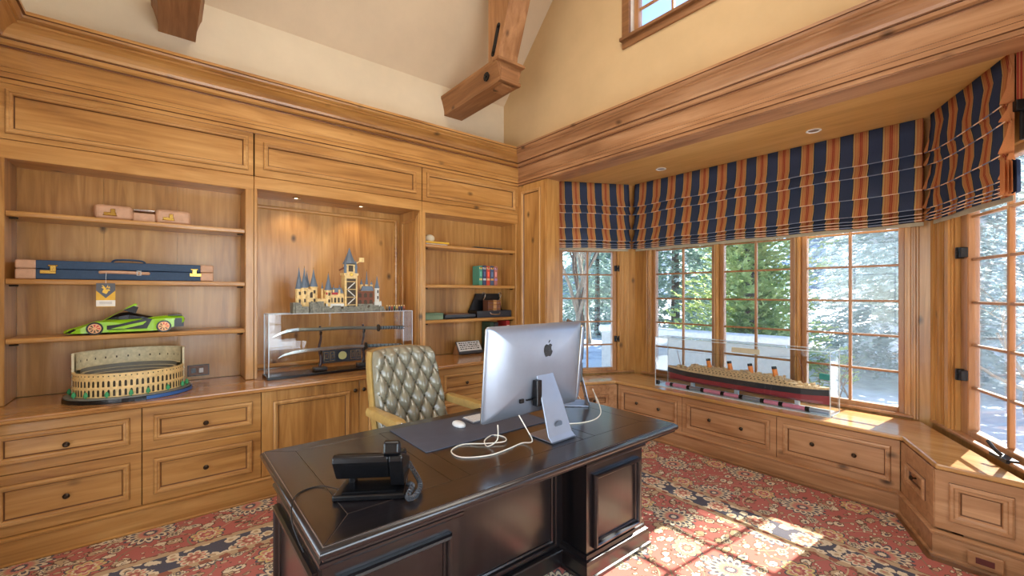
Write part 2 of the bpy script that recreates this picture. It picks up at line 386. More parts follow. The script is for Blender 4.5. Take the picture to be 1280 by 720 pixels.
V3 = Vector; ZU = V3((0, 0, 1))
def basis(O, U, N): U, N = V3(U).normalized(), V3(N).normalized(); return (V3(O), U, ZU, N)
def smooth_path(pts, k=6):
    pts = [V3(p) for p in pts]; out = []
    for i in range(len(pts) - 1):
        p0, p1, p2, p3 = pts[max(i - 1, 0)], pts[i], pts[i + 1], pts[min(i + 2, len(pts) - 1)]
        for j in range(k):
            s = j / k; out.append(.5 * ((2 * p1) + (p2 - p0) * s + (2 * p0 - 5 * p1 + 4 * p2 - p3) * s * s + (3 * p1 - p0 - 3 * p2 + p3) * s ** 3))
    return out + [pts[-1]]

def glaze_of(m):
    n = m.name[-1]; return M['glaze_' + n] if n in 'xyz' and 'honey_alder' in m.name else m
# panel mouldings: (inset from the outer edge, height proud of the face)
MOLD = [(0, 0), (.001, .005), (.004, .014), (.010, .018), (.018, .018), (.021, .011), (.030, .010), (.035, .001), (.0405, -.0095)]
def panelled(parent, B, u0, u1, v0, v1, border, mat, mname='drawer', thick=.02, mold=MOLD, mmat=None, knobs=(), gap=.0025, kmat=None, knob_r=.017):
    """a slab with a recessed field and a raised moulding; moulding and knobs are sub-parts"""
    u0 += gap; u1 -= gap; v0 += gap; v1 -= gap
    last = border + mold[-1][0] * .9
    mb = MB().frame(B, u0, u1, v0, v1, [(0, -thick), (0, -.002), (.002, 0), (border + .004, 0), (border + .004, -.010), (last, -.010)], close=True)
    p = mb.build(mname, mat, parent)
    mm = MB().frame(B, u0 + border, u1 - border, v0 + border, v1 - border, mold); nf = len(mm.f)
    mm.mi = [1 if (k < 4 or k >= nf - 4) else 0 for k in range(nf)]
    mo = mm.build('moulding', [mmat or glaze_of(mat), M['glaze_line']], p)
    for (ku, kv) in knobs:
        O, U, V, N = B; c = O + U * ku + V * kv
        k = MB(); k.cyl(c - N * .010, c + N * .012, .006, .005, 8); k.cyl(c + N * .010, c + N * .016, knob_r * .7, knob_r, 12); k.cyl(c + N * .016, c + N * .026, knob_r, knob_r * .45, 12)
        k.build('knob', kmat or M['knob'], p, smooth=True)
    return p

# ------------------------------------------------------------------ the room shell
XL, XR, YB, YW, YF = -.82, 3.35, 4.03, 4.33, -.55
struct('floor', MB().box(XL - .15, 4.9, YF - .15, 4.72, -.14, 0), M['floorwood'])
struct('wall_back', MB().box(XL - .15, 3.62, 4.56, 4.72, 0, 3.22).box(XL - .15, 3.62, YW, 4.72, 3.22, 4.15), M['plaster'])
struct('wall_left', MB().box(XL - .15, XL, YF - .15, .45, 0, 6.6).box(XL - .15, XL, 2.95, 4.72, 0, 6.6).box(XL - .15, XL, .45, 2.95, 2.55, 6.6), M['plaster'])
struct('wall_front', MB().box(XL, 0.0, YF - .15, YF, 0, 4.1).box(2.6, 3.62, YF - .15, YF, 0, 4.1).box(0.0, 2.6, YF - .15, YF, 2.6, 4.1).box(0, 2.6, YF - .15, YF, 0, .4), M['plaster'])
CW = (1.30, 2.45, 3.93, 5.05)          # clerestory opening y0, y1, z0, z1
struct('wall_right', MB().box(3.36, 3.55, YF - .15, 4.72, 3.0, CW[2]).box(3.36, 3.55, CW[1], 4.72, CW[2], 6.6).box(3.36, 3.55, YF - .15, CW[0], CW[2], 6.6).box(3.36, 3.55, CW[0], CW[1], CW[3], 6.6), M['plaster_tan'])
RY, RZ0 = 1.88, 3.92; RZ1 = RZ0 + (YW - RY)
Bx = (V3((XL - .15, 0, 0)), V3((0, 1, 0)), V3((0, 0, 1)), V3((1, 0, 0)))
struct('ceiling', MB().oprism(Bx, [(4.72, RZ0 - .39), (RY, RZ1), (RY, RZ1 + .2), (4.72, RZ0 - .19)], 0, 4.52), M['ceiling'])
struct('ceiling', MB().oprism(Bx, [(YF - .17, RZ0 - .02), (RY, RZ1), (RY, RZ1 + .2), (YF - .17, RZ0 + .2)], 0, 4.52), M['ceiling'])

M['glaze_line'] = plain('dark_glaze_line', (104, 64, 34), .5)
ROOM = (V3((0, 0, 0)), V3((1, 0, 0)), V3((0, 1, 0)), V3((0, 0, 1)))
def room_trim(name, prof):
    mb = MB().frame(ROOM, XL, XR, YF, YB, prof)
    mb.mi = [3 if math.dist(prof[i // 4], prof[i // 4 + 1]) < .0125 else (0, 1, 0, 2)[i % 4] for i in range(len(mb.f))]  # short crown steps take the dark line: step shadows painted in
    return struct(name, mb, [M['alder_x'], M['bench_y'], M['alder_y'], M['glaze_line']])
room_trim('trim_1', [(-.02, 2.845), (.020, 2.845), (.020, 2.87), (.030, 2.875), (.030, 2.905), (.026, 2.91), (.026, 2.935), (.012, 2.945), (-.02, 2.945)])
room_trim('trim_2', [(-.02, 2.94), (.008, 2.94), (.008, 3.075), (-.02, 3.075)])
room_trim('trim_3', [(-.03, 3.06), (.026, 3.06), (.026, 3.072), (.044, 3.08), (.044, 3.103), (.030, 3.110), (.030, 3.116), (.05, 3.116), (.056, 3.135), (.075, 3.162), (.105, 3.185), (.125, 3.190), (.125, 3.204), (.138, 3.206), (.152, 3.216), (.156, 3.23), (.168, 3.232), (.168, 3.252), (-.01, 3.252), (-.30, 3.24)])

# right wall below the crown: panelled pier beside the bookcase and the bay header
struct('trim_4', MB().box(XR, 3.55, 3.53, 4.56, 0, 2.86).box(XR, 3.55, YF, -.10, 0, 2.86), M['alder_z'])
struct('trim_5', MB().box(XR + .002, 3.56, YF, 4.56, 2.842, 3.02), M['bench_y'])
pier = struct('trim_6', MB().obox(basis((XR, 4.03, 0), (0, -1, 0), (-1, 0, 0)), .02, .48, .84, .86, .0, .018), M['alder_z'])
panelled(pier, basis((XR - .016, 4.03, 0), (0, -1, 0), (-1, 0, 0)), .005, .495, .87, 2.84, .072, M['alder_z'], 'panel', .016)

# ------------------------------------------------------------------ the bay: walls, windows, soffit
cs, sn = math.cos(R(27.5)), math.sin(R(27.5))
BC = basis((4.62, 3.2, 0), (0, -1, 0), (-1, 0, 0)); BL = basis((4.642, 3.242, 0), (-cs, sn, 0), (-sn, -cs, 0)); BR = basis((4.642, .558, 0), (-cs, -sn, 0), (-sn, cs, 0))
Z0, Z1 = .62, 2.36
ROWS = [Z0, .905, 1.195, 1.485, 1.78, 2.07, Z1]
TH = .10
def bay_wall(name, B, length, openings, ext=(0, 0)):
    mb = MB(); mb.obox(B, -ext[0], length + ext[1], 0, Z0 - .045, -TH, 0); mb.obox(B, -ext[0], length + ext[1], Z1 + .045, 3.0, -TH, 0)
    u = -ext[0]
    for a, b in openings: mb.obox(B, u, a, Z0 - .045, Z1 + .045, -TH, 0); u = b
    mb.obox(B, u, length + ext[1], Z0 - .045, Z1 + .045, -TH, 0)
    return struct(name, mb, M['alder_z'])
SF = .042
wc = [(.223, .911), (1.041, 1.667), (1.805, 2.448)]; wl = [(.314, .967)]; wr = [(.44, 1.20)]
wallc = bay_wall('wall_bay_middle', BC, 2.6, [(a - SF, b + SF) for a, b in wc], (.09, .09))
walll = bay_wall('wall_bay_back', BL, 1.25, [(wl[0][0] - SF - .012, wl[0][1] + SF + .012)])
wallr = bay_wall('wall_bay_front', BR, 1.44, [(wr[0][0] - SF - .05, wr[0][1] + SF + .012)])
def window(name, B, g0, g1, n=-.06, sf=SF, ncol=2, zr=ROWS, smat='sash', mw=.018, hinge=None, extra=0.0):
    O = B[0] + B[1] * ((g0 + g1) / 2); w = structE(name, tuple(O + V3((0, 0, zr[0] - .04))))
    a, b, c, d = g0, g1, zr[0], zr[-1]
    for (u0, u1, v0, v1) in ((a - sf - extra, a, c - sf, d + sf), (b, b + sf, c - sf, d + sf), (a, b, c - sf, c), (a, b, d, d + sf)):
        MB().obox(B, u0, u1, v0, v1, n - .03, n + .035).build('sash_rail', M[smat], w, bevel=.006, seg=1)
    for k in range(1, ncol):
        u = a + (b - a) * k / ncol; MB().obox(B, u - mw / 2 - .002, u + mw / 2 + .002, c, d, n - .014, n + .018).build('muntin', M[smat], w, bevel=.004, seg=1)
    for z in zr[1:-1]:
        for k in range(ncol):
            u0 = a + (b - a) * k / ncol + (mw / 2 + .002 if k else 0); u1 = a + (b - a) * (k + 1) / ncol - (mw / 2 + .002 if k < ncol - 1 else 0)
            MB().obox(B, u0, u1, z - mw / 2, z + mw / 2, n - .013, n + .017).build('muntin', M[smat], w, bevel=.004, seg=1)
    for i in range(len(zr) - 1):
        for k in range(ncol):
            u0 = a + (b - a) * k / ncol; u1 = a + (b - a) * (k + 1) / ncol
            MB().obox(B, u0 + .001, u1 - .001, zr[i] + .001, zr[i + 1] - .001, n - .002, n + .002).build('pane', M['glass'], w)
    # casing strips and sill proud of the wall
    return w
w1 = [window('window_%d' % (i + 1), BC, a, b) for i, (a, b) in enumerate(wc)]
w4 = window('window_4', BL, *wl[0], sf=.05); w5 = window('window_5', BR, *wr[0], sf=.05, extra=.04)
def casing(parent, B, u, w, z0=.555, z1=2.9, n=.0, h=.022, mat='alder_z'):
    mb = MB(); mb.obox(B, u, u + w, z0, z1, n, n + h * .6); mb.obox(B, u + w * .18, u + w * .45, z0, z1, n, n + h); mb.obox(B, u + w * .62, u + w * .82, z0, z1, n, n + h * 1.25)
    return mb.build('casing', M[mat], parent, bevel=.003, seg=1)
for u, w in ((.095, .085), (.955, .045), (1.714, .048), (2.492, .085)): casing(wallc, BC, u, w)
for u, w in ((.10, .07), (.185, .07), (1.03, .06)): casing(walll, BL, u, w)
for u, w in ((.03, .08), (.13, .08), (.23, .10)): casing(wallr, BR, u, w)
for B, L, p in ((BC, 2.6, wallc), (BL, 1.2, walll), (BR, 1.45, wallr)):
    MB().obox(B, .05, L - .05, Z0 - .06, Z0 - .035, -.06, .03).build('sill', M['sash'], p, bevel=.006, seg=1)
def hardware(w, B, u, z):
    mb = MB(); mb.obox(B, u - .030, u - .006, z - .04, z + .04, -.03, .016); mb.obox(B, u + .004, u + .034, z - .035, z + .035, -.03, .012); mb.obox(B, u - .012, u + .010, z - .012, z + .012, -.0, .022)
    mb.build('hinge', M['black_metal'], w, bevel=.004, seg=1)
for z in (.98, 1.86): hardware(w4, BL, .262, z)
for z in (.985, 1.83): hardware(w5, BR, .405, z)
O, U, V, N = BR
crank = MB(); crank.obox(BR, .83, .99, .575, .595, -.01, .045); crank.tube([O + U * .92 + V * .60 + N * .03, O + U * .90 + V * .625 + N * .05, O + U * .83 + V * .655 + N * .05], .010, 6)
crank.build('crank_handle', M['black_metal'], w5)

soff = [(XR + .02, 3.80), (4.75, 3.22 + .1), (4.75, .48), (XR + .02, -.20)]
bays = struct('ceiling_bay', MB().prism([(3.54, 3.86), (4.80, 3.24), (4.80, .56), (3.54, -.12)], 2.90, 3.05), M['soffit'])
def downlight(x, y, label):
    t = thing('recessed_light', label, 'light', (x, y, 2.90), group='recessed lights in the bay soffit')
    rg = MB(); rg.lathe((x, y, 2.8995), [(.052, -.001), (.056, -.006), (.044, -.008), (.038, .0)], 24); rg.build('trim_ring', M['white_trim'], t, smooth=True)
    ln = MB(); ln.lathe((x, y, 2.8965), [(.036, -.001), (.024, -.002), (.010, -.003)], 20); ln.build('lens', M['lampdim'], t, smooth=True)
downlight(4.19, 2.62, 'white ringed recessed light in the bay soffit, the one beside the narrow blind')
downlight(4.19, 1.207, 'white ringed recessed light in the bay soffit, above the broad blind')

# clerestory window in the gable
BG = basis((3.36, CW[1], 0), (0, -1, 0), (-1, 0, 0)); gw = CW[1] - CW[0]
cw = window('window_6', BG, .075, gw - .075, n=-.10, sf=.05, ncol=3, zr=[CW[2] + .06, 4.20, 4.55, 4.95])
for (u0, u1, v0, v1, h) in ((-.05, .03, CW[2] - .03, CW[3] + .08, .02), (gw - .03, gw + .05, CW[2] - .03, CW[3] + .08, .02), (-.05, gw + .05, CW[2] - .09, CW[2] - .025, .018), (-.06, gw + .06, CW[2] - .025, CW[2] + .005, .05), (-.05, gw + .05, CW[3], CW[3] + .08, .02)):
    MB().obox(BG, u0, u1, v0, v1, -.015, h).build('casing', M['beam_y'], cw, bevel=.004, seg=1)
for (u0, u1, v0, v1) in ((0, .025, CW[2], CW[3]), (gw - .025, gw, CW[2], CW[3]), (0, gw, CW[2], CW[2] + .012)):
    MB().obox(BG, u0, u1, v0, v1, -.19, 0).build('reveal', M['white_trim'], cw)

# unseen glazed door and window behind the viewer, put in to admit fill light
Bf = basis((0, YF - .07, 0), (1, 0, 0), (0, 1, 0)); window('window_7', Bf, .06, 2.54, n=0, sf=.06, ncol=4, zr=[.46, 1.0, 1.75, 2.54])
Bl = basis((XL - .07, .45, 0), (0, 1, 0), (1, 0, 0)); window('door_1', Bl, .08, 2.42, n=0, sf=.08, ncol=4, zr=[.1, .7, 1.3, 1.9, 2.47])

# hammer beams with struts
def hammer_beam(x0, label, z0=3.585):
    x1 = x0 + .235; t = thing('hammer_beam', label, 'beam', ((x0 + x1) / 2, YW, z0), group='timber trusses of the vaulted ceiling')
    Y1, Yn = YW + .02, 3.28; c = (x0 + x1) / 2
    sec = [(x0, z0), (x1, z0), (x1, z0 + .05), (x1 + .012, z0 + .10), (x1 + .03, z0 + .16), (x1 + .042, z0 + .185), (x1 + .042, z0 + .21), (x0 - .042, z0 + .21), (x0 - .042, z0 + .185), (x0 - .03, z0 + .16), (x0 - .012, z0 + .10), (x0, z0 + .05)]
    MB().loft([[(x, y, z) for x, z in sec] for y in (Y1, Yn)]).build('timber', M['beam_y'], t)
    e = MB(); e.box(x0 - .01, x1 + .01, Yn - .03, Yn + .02, z0 + .0, z0 + .035); e.box(x0 + .01, x1 - .01, Yn - .012, Yn, z0 + .035, z0 + .15); e.box(x0 - .05, x1 + .05, Yn - .045, Yn + .05, z0 + .185, z0 + .215)
    e.box(x0 + .05, x1 - .05, Yn + .03, Yn + .2, z0 - .018, z0 + .002)
    e.build('end_moulding', M['beam_x'], t, bevel=.006)
    Bp = (V3((x0 + .0, 0, 0)), V3((0, 1, 0)), V3((0, 0, 1)), V3((1, 0, 0)))
    MB().oprism(Bp, [(3.47, z0 + .213), (3.30, z0 + .213), (3.285, z0 + .30), (2.62, 5.55), (3.47, 4.75)], .0, .235).build('strut', M['beam_z'], t, bevel=.006, seg=1)
    s = MB(); d = V3((0, -.09, .235)).normalized(); q = V3((x0 - .006, 3.385, z0 + .30)); w = V3((0, d.z, -d.y)) * .026
    s.add([q - w - d * .0, q + w, q + w + d * .25, q - w + d * .25, q - w + V3((.008, 0, 0)), q + w + V3((.008, 0, 0)), q + w + d * .25 + V3((.008, 0, 0)), q - w + d * .25 + V3((.008, 0, 0))], [(0, 1, 2, 3), (4, 7, 6, 5), (0, 4, 5, 1), (1, 5, 6, 2), (2, 6, 7, 3), (3, 7, 4, 0)])
    s.cyl(q, q + V3((.008, 0, 0)), .026, n=12); s.cyl(q + d * .25, q + d * .25 + V3((.008, 0, 0)), .026, n=12)
    for k in (.02, .23): s.cyl(q + d * k - V3((.006, 0, 0)), q + d * k, .007, n=8)
    s.build('strap', M['black_metal'], t)
    b = MB(); p = V3((x0 - .016, 3.47, z0 + .105)); b.cyl(p, p - V3((.010, 0, 0)), .046, n=8); b.cyl(p - V3((.010, 0, 0)), p - V3((.022, 0, 0)), .014, n=6); b.build('bolt', M['black_metal'], t)
hammer_beam(2.495, 'timber hammer beam with strap and bolt, above the open shelves of the corner bookcase')
hammer_beam(-.04, 'timber hammer beam above the shelves with the green toy car')

# ------------------------------------------------------------------ rug
rug_pts = [(XL + .03, YF + .05), (3.24, YF + .05), (3.24, -.04), (3.44, .03), (3.44, .43), (3.955, .665), (3.955, 3.05), (3.47, 3.28), (3.47, 3.50), (3.32, 3.50), (3.32, 3.655), (XL + .03, 3.655)]
tag(MB().prism(rug_pts, .001, .014).build('persian_rug', M['rug']), 'red persian rug with cream flowers and navy guard border covering the floor', 'rug')

# ------------------------------------------------------------------ window seat
SX, EX = 4.03, 3.55
seat = [(3.525, .045), (3.525, .405), (4.005, .628), (4.005, 3.082), (3.525, 3.305), (3.525, 3.50), (3.58, 3.72), (4.595, 3.19), (4.595, .61), (3.58, .072)]
st = MB().prism(seat, .517, .55).build('window_seat', M['seat_top'], bevel=.009, seg=3)
tag(st, 'continuous honey wood window seat top running round the bay', 'window seat')
BS = basis((SX, 3.07, 0), (0, -1, 0), (-1, 0, 0))
seat_lab = ['window seat drawer unit with two knobs, next to the narrow back bay window', 'window seat drawer unit with two knobs, under the middle of the ship display case', 'window seat drawer unit with two knobs, next to the small angled unit']
for i, (a, b) in enumerate(((3.07, 2.285), (2.285, 1.43), (1.43, .64))):
    u0, u1 = 3.07 - a, 3.07 - b
    t = thing('seat_cabinet', seat_lab[i], 'cabinet', (SX + .2, (a + b) / 2, 0.001), group='window seat drawer units')
    MB().obox(BS, u0 + .001, u1 - .001, .001, .516, -.42, -.020).build('carcass', M['bench_y'], t)
    w = u1 - u0
    panelled(t, BS, u0, u1, .155, .512, .048, M['bench_y'], 'drawer', .018, knobs=((u0 + w * .33, .345), (u0 + w * .67, .335)), knob_r=.017)
def angled_unit(A, Bp, nrm, label, knob):
    A, Bp = V3(A + (0,)), V3(Bp + (0,)); B = basis(A, Bp - A, nrm); L = (Bp - A).length
    t = thing('angled_seat_cabinet', label, 'cabinet', tuple((A + Bp) / 2 - V3(nrm) * .15 + V3((0, 0, .001))), group='angled window seat units')
    MB().obox(B, .10, L - .03, .001, .516, -.09, -.02).build('carcass', M['bench_y'], t)
    panelled(t, B, .004, L - .004, .155, .512, .11, M['bench_y'], 'door', .018, knobs=((L * knob, .34),), knob_r=.018)
    return B, L
br, lr = angled_unit((SX, .64), (EX, .415), (-.425, .905, 0), 'small angled window seat unit with one knob, beside the floor outlet', .45)
bl_, ll_ = angled_unit((EX, 3.30), (SX, 3.07), (-.425, -.905, 0), 'small angled window seat unit behind the desk computers', .45)
BE = basis((EX, .415, 0), (0, -1, 0), (-1, 0, 0))
t = thing('end_seat_cabinet', 'window seat end unit with one plain raised panel and floor outlet', 'cabinet', (EX + .15, 0, .001))
MB().oprism(BE, [(.12, .001), (.34, .001), (.34, .516), (.12, .516)], -.05, -.02).build('carcass', M['bench_y'], t)
panelled(t, BE, 0, .375, .165, .512, .06, M['bench_y'], 'panel', .018, mold=[(0, 0), (0, .012), (.008, .02), (.02, .02), (.026, .012), (.040, .010), (.046, -.004), (.052, -.010)])
ot = MB().obox(BE, .14, .275, .03, .108, .034, .042).build('outlet_plate', M['bench_y'], t, bevel=.003)
MB().obox(BE, .172, .243, .052, .084, .042, .046).build('outlet_socket', plain('oxblood_socket', (92, 40, 34), .4), ot)
t = thing('end_seat_cabinet', 'window seat end unit between the desk computers and the back wall cabinets', 'cabinet', (EX + .1, 3.4, .001))
MB().box(EX, 3.75, 3.40, 3.50, .001, .516).build('carcass', M['bench_y'], t)
# plinth round the seat
def plinth(name, pts, z, mat, side=1, out=.0):
    """baseboard with a cap moulding along a plan polyline"""
    n = len(pts); P = [V3((p[0], p[1], 0)) for p in pts]; prof = [(0, .0), (.022, .0), (.022, .014), (.010, .020), (.010, z - .03), (.022, z - .022), (.026, z - .010), (.014, z - .004), (0, z)]
    secs = []
    for i in range(n):
        d0 = (P[i] - P[i - 1]).normalized() if i else (P[1] - P[0]).normalized(); d1 = (P[i + 1] - P[i]).normalized() if i < n - 1 else d0
        n0 = V3((d0.y, -d0.x, 0)) * side; n1 = V3((d1.y, -d1.x, 0)) * side; m = (n0 + n1).normalized(); m = m / max(.3, m.dot(n0))
        secs.append([P[i] + m * (a + out) + ZU * b for a, b in prof])
    mb = MB(); mb.loft(secs); m_ = len(prof); mb.mi = [1 if (k < (n - 1) * m_ and math.dist(prof[k % m_], prof[(k + 1) % m_]) < .0125) else 0 for k in range(len(mb.f))]; return struct(name, mb, [mat, M['glaze_line']])
plinth('baseboard_bay', [(EX - .0, .03), (EX - .0, .415), (SX - .0, .64), (SX - .0, 3.07), (EX - .0, 3.30), (EX - .0, 3.50)], .158, M['bench_y'], side=-1, out=.0)

# ------------------------------------------------------------------ roman blinds
FOLD = [(.035, 2.898), (.042, 2.80), (.052, 2.70), (.078, 2.625), (.080, 2.615), (.035, 2.628), (.050, 2.58), (.082, 2.522), (.084, 2.514), (.036, 2.528), (.052, 2.44), (.084, 2.345), (.086, 2.335), (.038, 2.348), (.054, 2.28), (.085, 2.200), (.087, 2.190), (.040, 2.202), (.058, 2.175), (.088, 2.150), (.042, 2.152), (.090, 2.126), (.045, 2.130), (.090, 2.104), (.050, 2.098)]
def blind(name, label, P0, P1, nrm, sag=0.0, ret=False, phase=0.0):
    P0, P1, nrm = V3(P0 + (0,)), V3(P1 + (0,)), V3(nrm).normalized(); U = (P1 - P0).normalized(); L = (P1 - P0).length
    t = thing(name, label, 'blind', tuple((P0 + P1) / 2 + V3((0, 0, 2.098))), group='striped roman blinds in the bay')
    nu = max(8, int(L / .03)); mb = MB(); mb.uv = []
    vs = []
    for j, (n, z) in enumerate(FOLD):
        for i in range(nu + 1):
            s = i / nu; dz = 0; du = 0
            amp = math.sin(math.pi * min(1, max(0, (2.9 - z) / .8)))
            if sag: du = sag * math.sin((z - 2.1) * 20) * .4; dz = -sag * .5 * math.sin(math.pi * s) * amp; n = .035 + (n - .035) * .6
            wav = .006 * math.sin(s * L * 23 + j * 1.7) * (1 if 0 < j < len(FOLD) - 1 else 0)
            vs.append(P0 + U * (s * L + du) + nrm * (n - .035 + wav * .8) + ZU * (z + dz + .004 * math.sin(s * L * 9 + 3) * (j > 1)))
            mb.uv.append((s * L + phase, z))
    w = nu + 1
    mb.add(vs, [(j * w + i, j * w + i + 1, (j + 1) * w + i + 1, (j + 1) * w + i) for j in range(len(FOLD) - 1) for i in range(nu)])
    o = mb.build('fabric', M['stripe'], t, smooth=True, fix=False)
    o.modifiers.new('thick', 'SOLIDIFY').thickness = .003
    for z_, n_ in ((2.614, .083), (2.513, .087), (2.334, .089), (2.189, .090), (2.149, .091), (2.125, .092), (2.103, .092)):
        wl_ = MB(); wl_.uv = []; k_ = nu; pts_ = []
        for i in range(k_ + 1):
            s_ = i / k_; a_ = math.sin(math.pi * min(1, max(0, (2.9 - z_) / .8))); du = sag * math.sin((z_ - 2.1) * 20) * .4; dz_ = -sag * .5 * math.sin(math.pi * s_) * a_; nn = n_ if not sag else .035 + (n_ - .035) * .6
            pts_.append(P0 + U * (s_ * L + du) + nrm * (nn - .035) + ZU * (z_ + dz_ + .004 * math.sin(s_ * L * 9 + 3))); wl_.uv += [(s_ * L + phase, 0)] * 6
        wl_.tube(pts_, .0036, 6); wl_.build('fold_welt', M['stripe_pale'], t, smooth=True, fix=False)  # pale tubes along the fold edges: caught-light highlights put into the colour
    ln = MB(); ln.add([P0 + ZU * 2.895 - nrm * .012, P1 + ZU * 2.895 - nrm * .012, P1 + ZU * 2.07 - nrm * .012, P0 + ZU * 2.07 - nrm * .012, P0 + ZU * 2.895 - nrm * .018, P1 + ZU * 2.895 - nrm * .018, P1 + ZU * 2.07 - nrm * .018, P0 + ZU * 2.07 - nrm * .018], [(0, 1, 2, 3), (7, 6, 5, 4), (0, 4, 5, 1), (1, 5, 6, 2), (2, 6, 7, 3), (3, 7, 4, 0)])
    ln.build('lining', M['lining'], t)
    # side edges closing the stack of folds
    for P, sgn in ((P0, -1), (P1, 1)):
        sd_ = MB(); sd_.uv = []
        vs = [P + U * (sgn * .002) + nrm * (n - .035) + ZU * z for n, z in FOLD] + [P + U * (sgn * .002) - nrm * .018 + ZU * z for n, z in FOLD]
        m = len(FOLD); sd_.uv = [(.1, 0)] * (2 * m)
        sd_.add(vs, [(k, k + 1, m + k + 1, m + k) for k in range(m - 1)]); sd_.build('side_hem', M['stripe'], t, fix=False)
    if ret:
        r = MB(); r.uv = []; vs = []
        for z in (2.895, 2.62):
            for k in range(7): vs.append(P1 + U * (.012 + .004 * (k % 2)) - nrm * (.02 + .025 * k) + ZU * (z - .02 * (k % 2) * (z < 2.7))); r.uv.append((.13 + .02 * k, z))
        r.add(vs, [(k, k + 1, k + 8, k + 7) for k in range(6)]); r.build('return_flap', M['stripe'], t, fix=False)
        s = MB(); s.uv = []
        for j in range(5):
            a = P1 + U * .008 + nrm * (.045 - .016 * j); vs = [a + ZU * 2.30, a + U * .05 + ZU * 2.28 + nrm * .004, a + U * .045 + ZU * 2.11, a + ZU * 2.105]
            s.add(vs, [(0, 1, 2, 3)]); s.uv += [(.1 + .03 * j, 0)] * 4
        s.build('gathered_edge', M['stripe'], t, fix=False)
        b = MB(); b.obox((P1, U, ZU, nrm), .006, .045, 2.56, 2.62, -.05, -.005); b.obox((P1, U, ZU, nrm), .01, .025, 2.40, 2.56, -.05, -.03); b.build('bracket', M['black_metal'], t, bevel=.006)
    return t
blind('roman_blind', 'broad striped roman blind over the three middle bay windows', (4.545, 3.20), (4.545, .59), (-1, 0, 0), phase=.02)
blind('roman_blind', 'short striped roman blind beside the panelled pier and bookcase', (4.49, 3.252), (3.668, 3.682), (-sn, -cs, 0), phase=.02)
blind('roman_blind', 'striped roman blind with sagging wavy folds over the casement with crank handle', (4.49, .54), (3.692, .125), (-sn, cs, 0), sag=.055, ret=True, phase=.03)

# ------------------------------------------------------------------ base cabinets and worktop along the back wall
BF = basis((0, 3.68, 0), (1, 0, 0), (0, -1, 0))
def base_unit(name, label, x0, x1, doors=False, knob_at=None, group=None):
    t = thing(name, label, 'cabinet', ((x0 + x1) / 2, 4.0, .001), group=group)
    MB().box(x0 + .001, x1 - .001, 3.70, 4.30, .001, .814).build('carcass', M['alder_x'], t)
    w = x1 - x0
    if doors: panelled(t, BF, x0, x1, .172, .808, .075, M['alder_z'], 'door', .018, knobs=((knob_at, .727),))
    else:
        panelled(t, BF, x0, x1, .522, .808, .055, M['alder_x'], 'drawer', .018, knobs=((x0 + w * .5, .648),))
        panelled(t, BF, x0, x1, .172, .522, .055, M['alder_x'], 'drawer', .018, knobs=((x0 + w * .5, .340),))
g = 'base cabinets along the back wall'
base_unit('drawer_cabinet', 'two drawer base cabinet below the round arena model, beside the left wall', XL + .02, -.115, group=g)
base_unit('drawer_cabinet', 'two drawer base cabinet below the wall outlet, next to the door cabinets', -.115, .562, group=g)
base_unit('door_cabinet', 'panelled door base cabinet below the sword case, next to the drawers', .562, 1.293, True, 1.256, g)
base_unit('door_cabinet', 'panelled door base cabinet behind the tufted chair', 1.293, 2.06, True, 1.330, g)
base_unit('drawer_cabinet', 'two drawer base cabinet between the chair and the silver computer', 2.06, 2.70, group=g)
base_unit('drawer_cabinet', 'two drawer base cabinet in the corner by the panelled pier', 2.70, 3.342, group=g)
plinth('baseboard_back', [(XL + .01, 3.692), (3.35, 3.692)], .170, M['alder_x'], side=1, out=.0)
wt = MB(); edge = [(3.645, .814), (3.632, .820), (3.628, .828), (3.636, .834), (3.630, .840), (3.632, .848), (3.640, .851)]
sec = edge + [(4.30, .851), (4.30, .814)]
wt.loft([[(x, y, z) for y, z in sec] for x in (XL + .005, 3.345)])
wt.box(.60, 2.03, 4.30, 4.50, .814, .851)
tag(wt.build('worktop', M['alder_top']), 'long honey wood worktop over the base cabinets', 'worktop')

# ------------------------------------------------------------------ bookcases and the display niche
SHZ = [1.265, 1.640, 2.065]
def bookcase(label, x0, x1, o0, o1, panel, shelves=SHZ):
    """x0..x1 outer, o0..o1 the opening"""
    t = thing('bookcase', label, 'bookcase', ((x0 + x1) / 2, 4.2, .853), group='built-in bookcases')
    z0, zt = .853, 2.39
    for a, b in ((x0, o0), (o1, x1)):
        MB().box(a, b, YB, 4.315, z0, zt + .02).build('side_panel', M['alder_z'], t, bevel=.004, seg=1)
    nb = 3; bw = (o1 - o0) / nb
    for k in range(nb):
        MB().box(o0 + bw * k + .0005, o0 + bw * (k + 1) - .0005, 4.315 + .002 * (k == 1), 4.335, z0, zt + .02).build('back_board', M['alder_z'], t)
    MB().box(o0, o1, YB + .02, 4.315, zt, zt + .02).build('top_board', M['alder_x'], t)
    MB().box(x0, x1, YB - .001, YB + .02, zt - .005, 2.50).build('header_rail', M['alder_x'], t, bevel=.003, seg=1)
    for z in shelves:
        s = MB(); sec = [(YB + .018, z - .004), (YB + .022, z), (4.314, z), (4.314, z - .034), (YB + .022, z - .034), (YB + .016, z - .028), (YB + .014, z - .012)]
        s.loft([[(x, y, q) for y, q in sec] for x in (o0 + .002, o1 - .002)]); s.build('shelf', M['alder_x'], t)
        for px in (o0 + .03, o1 - .03): MB().cyl((px - .02, YB + .05, z - .042), (px + .02, YB + .05, z - .042), .006, n=6).build('shelf_support', M['knob'], t)
    p0, p1 = panel
    panelled(t, basis((0, YB - .004, 0), (1, 0, 0), (0, -1, 0)), x0 + .001, x1 - .001, 2.50, 2.85, min(p0 - x0, x1 - p1, .045), M['alder_x'], 'frieze_panel', .02)
    return t
bookcase('built-in bookcase with the green toy car, cases and round arena model', XL + .015, .562, -.77, .503, (-.77, .495))
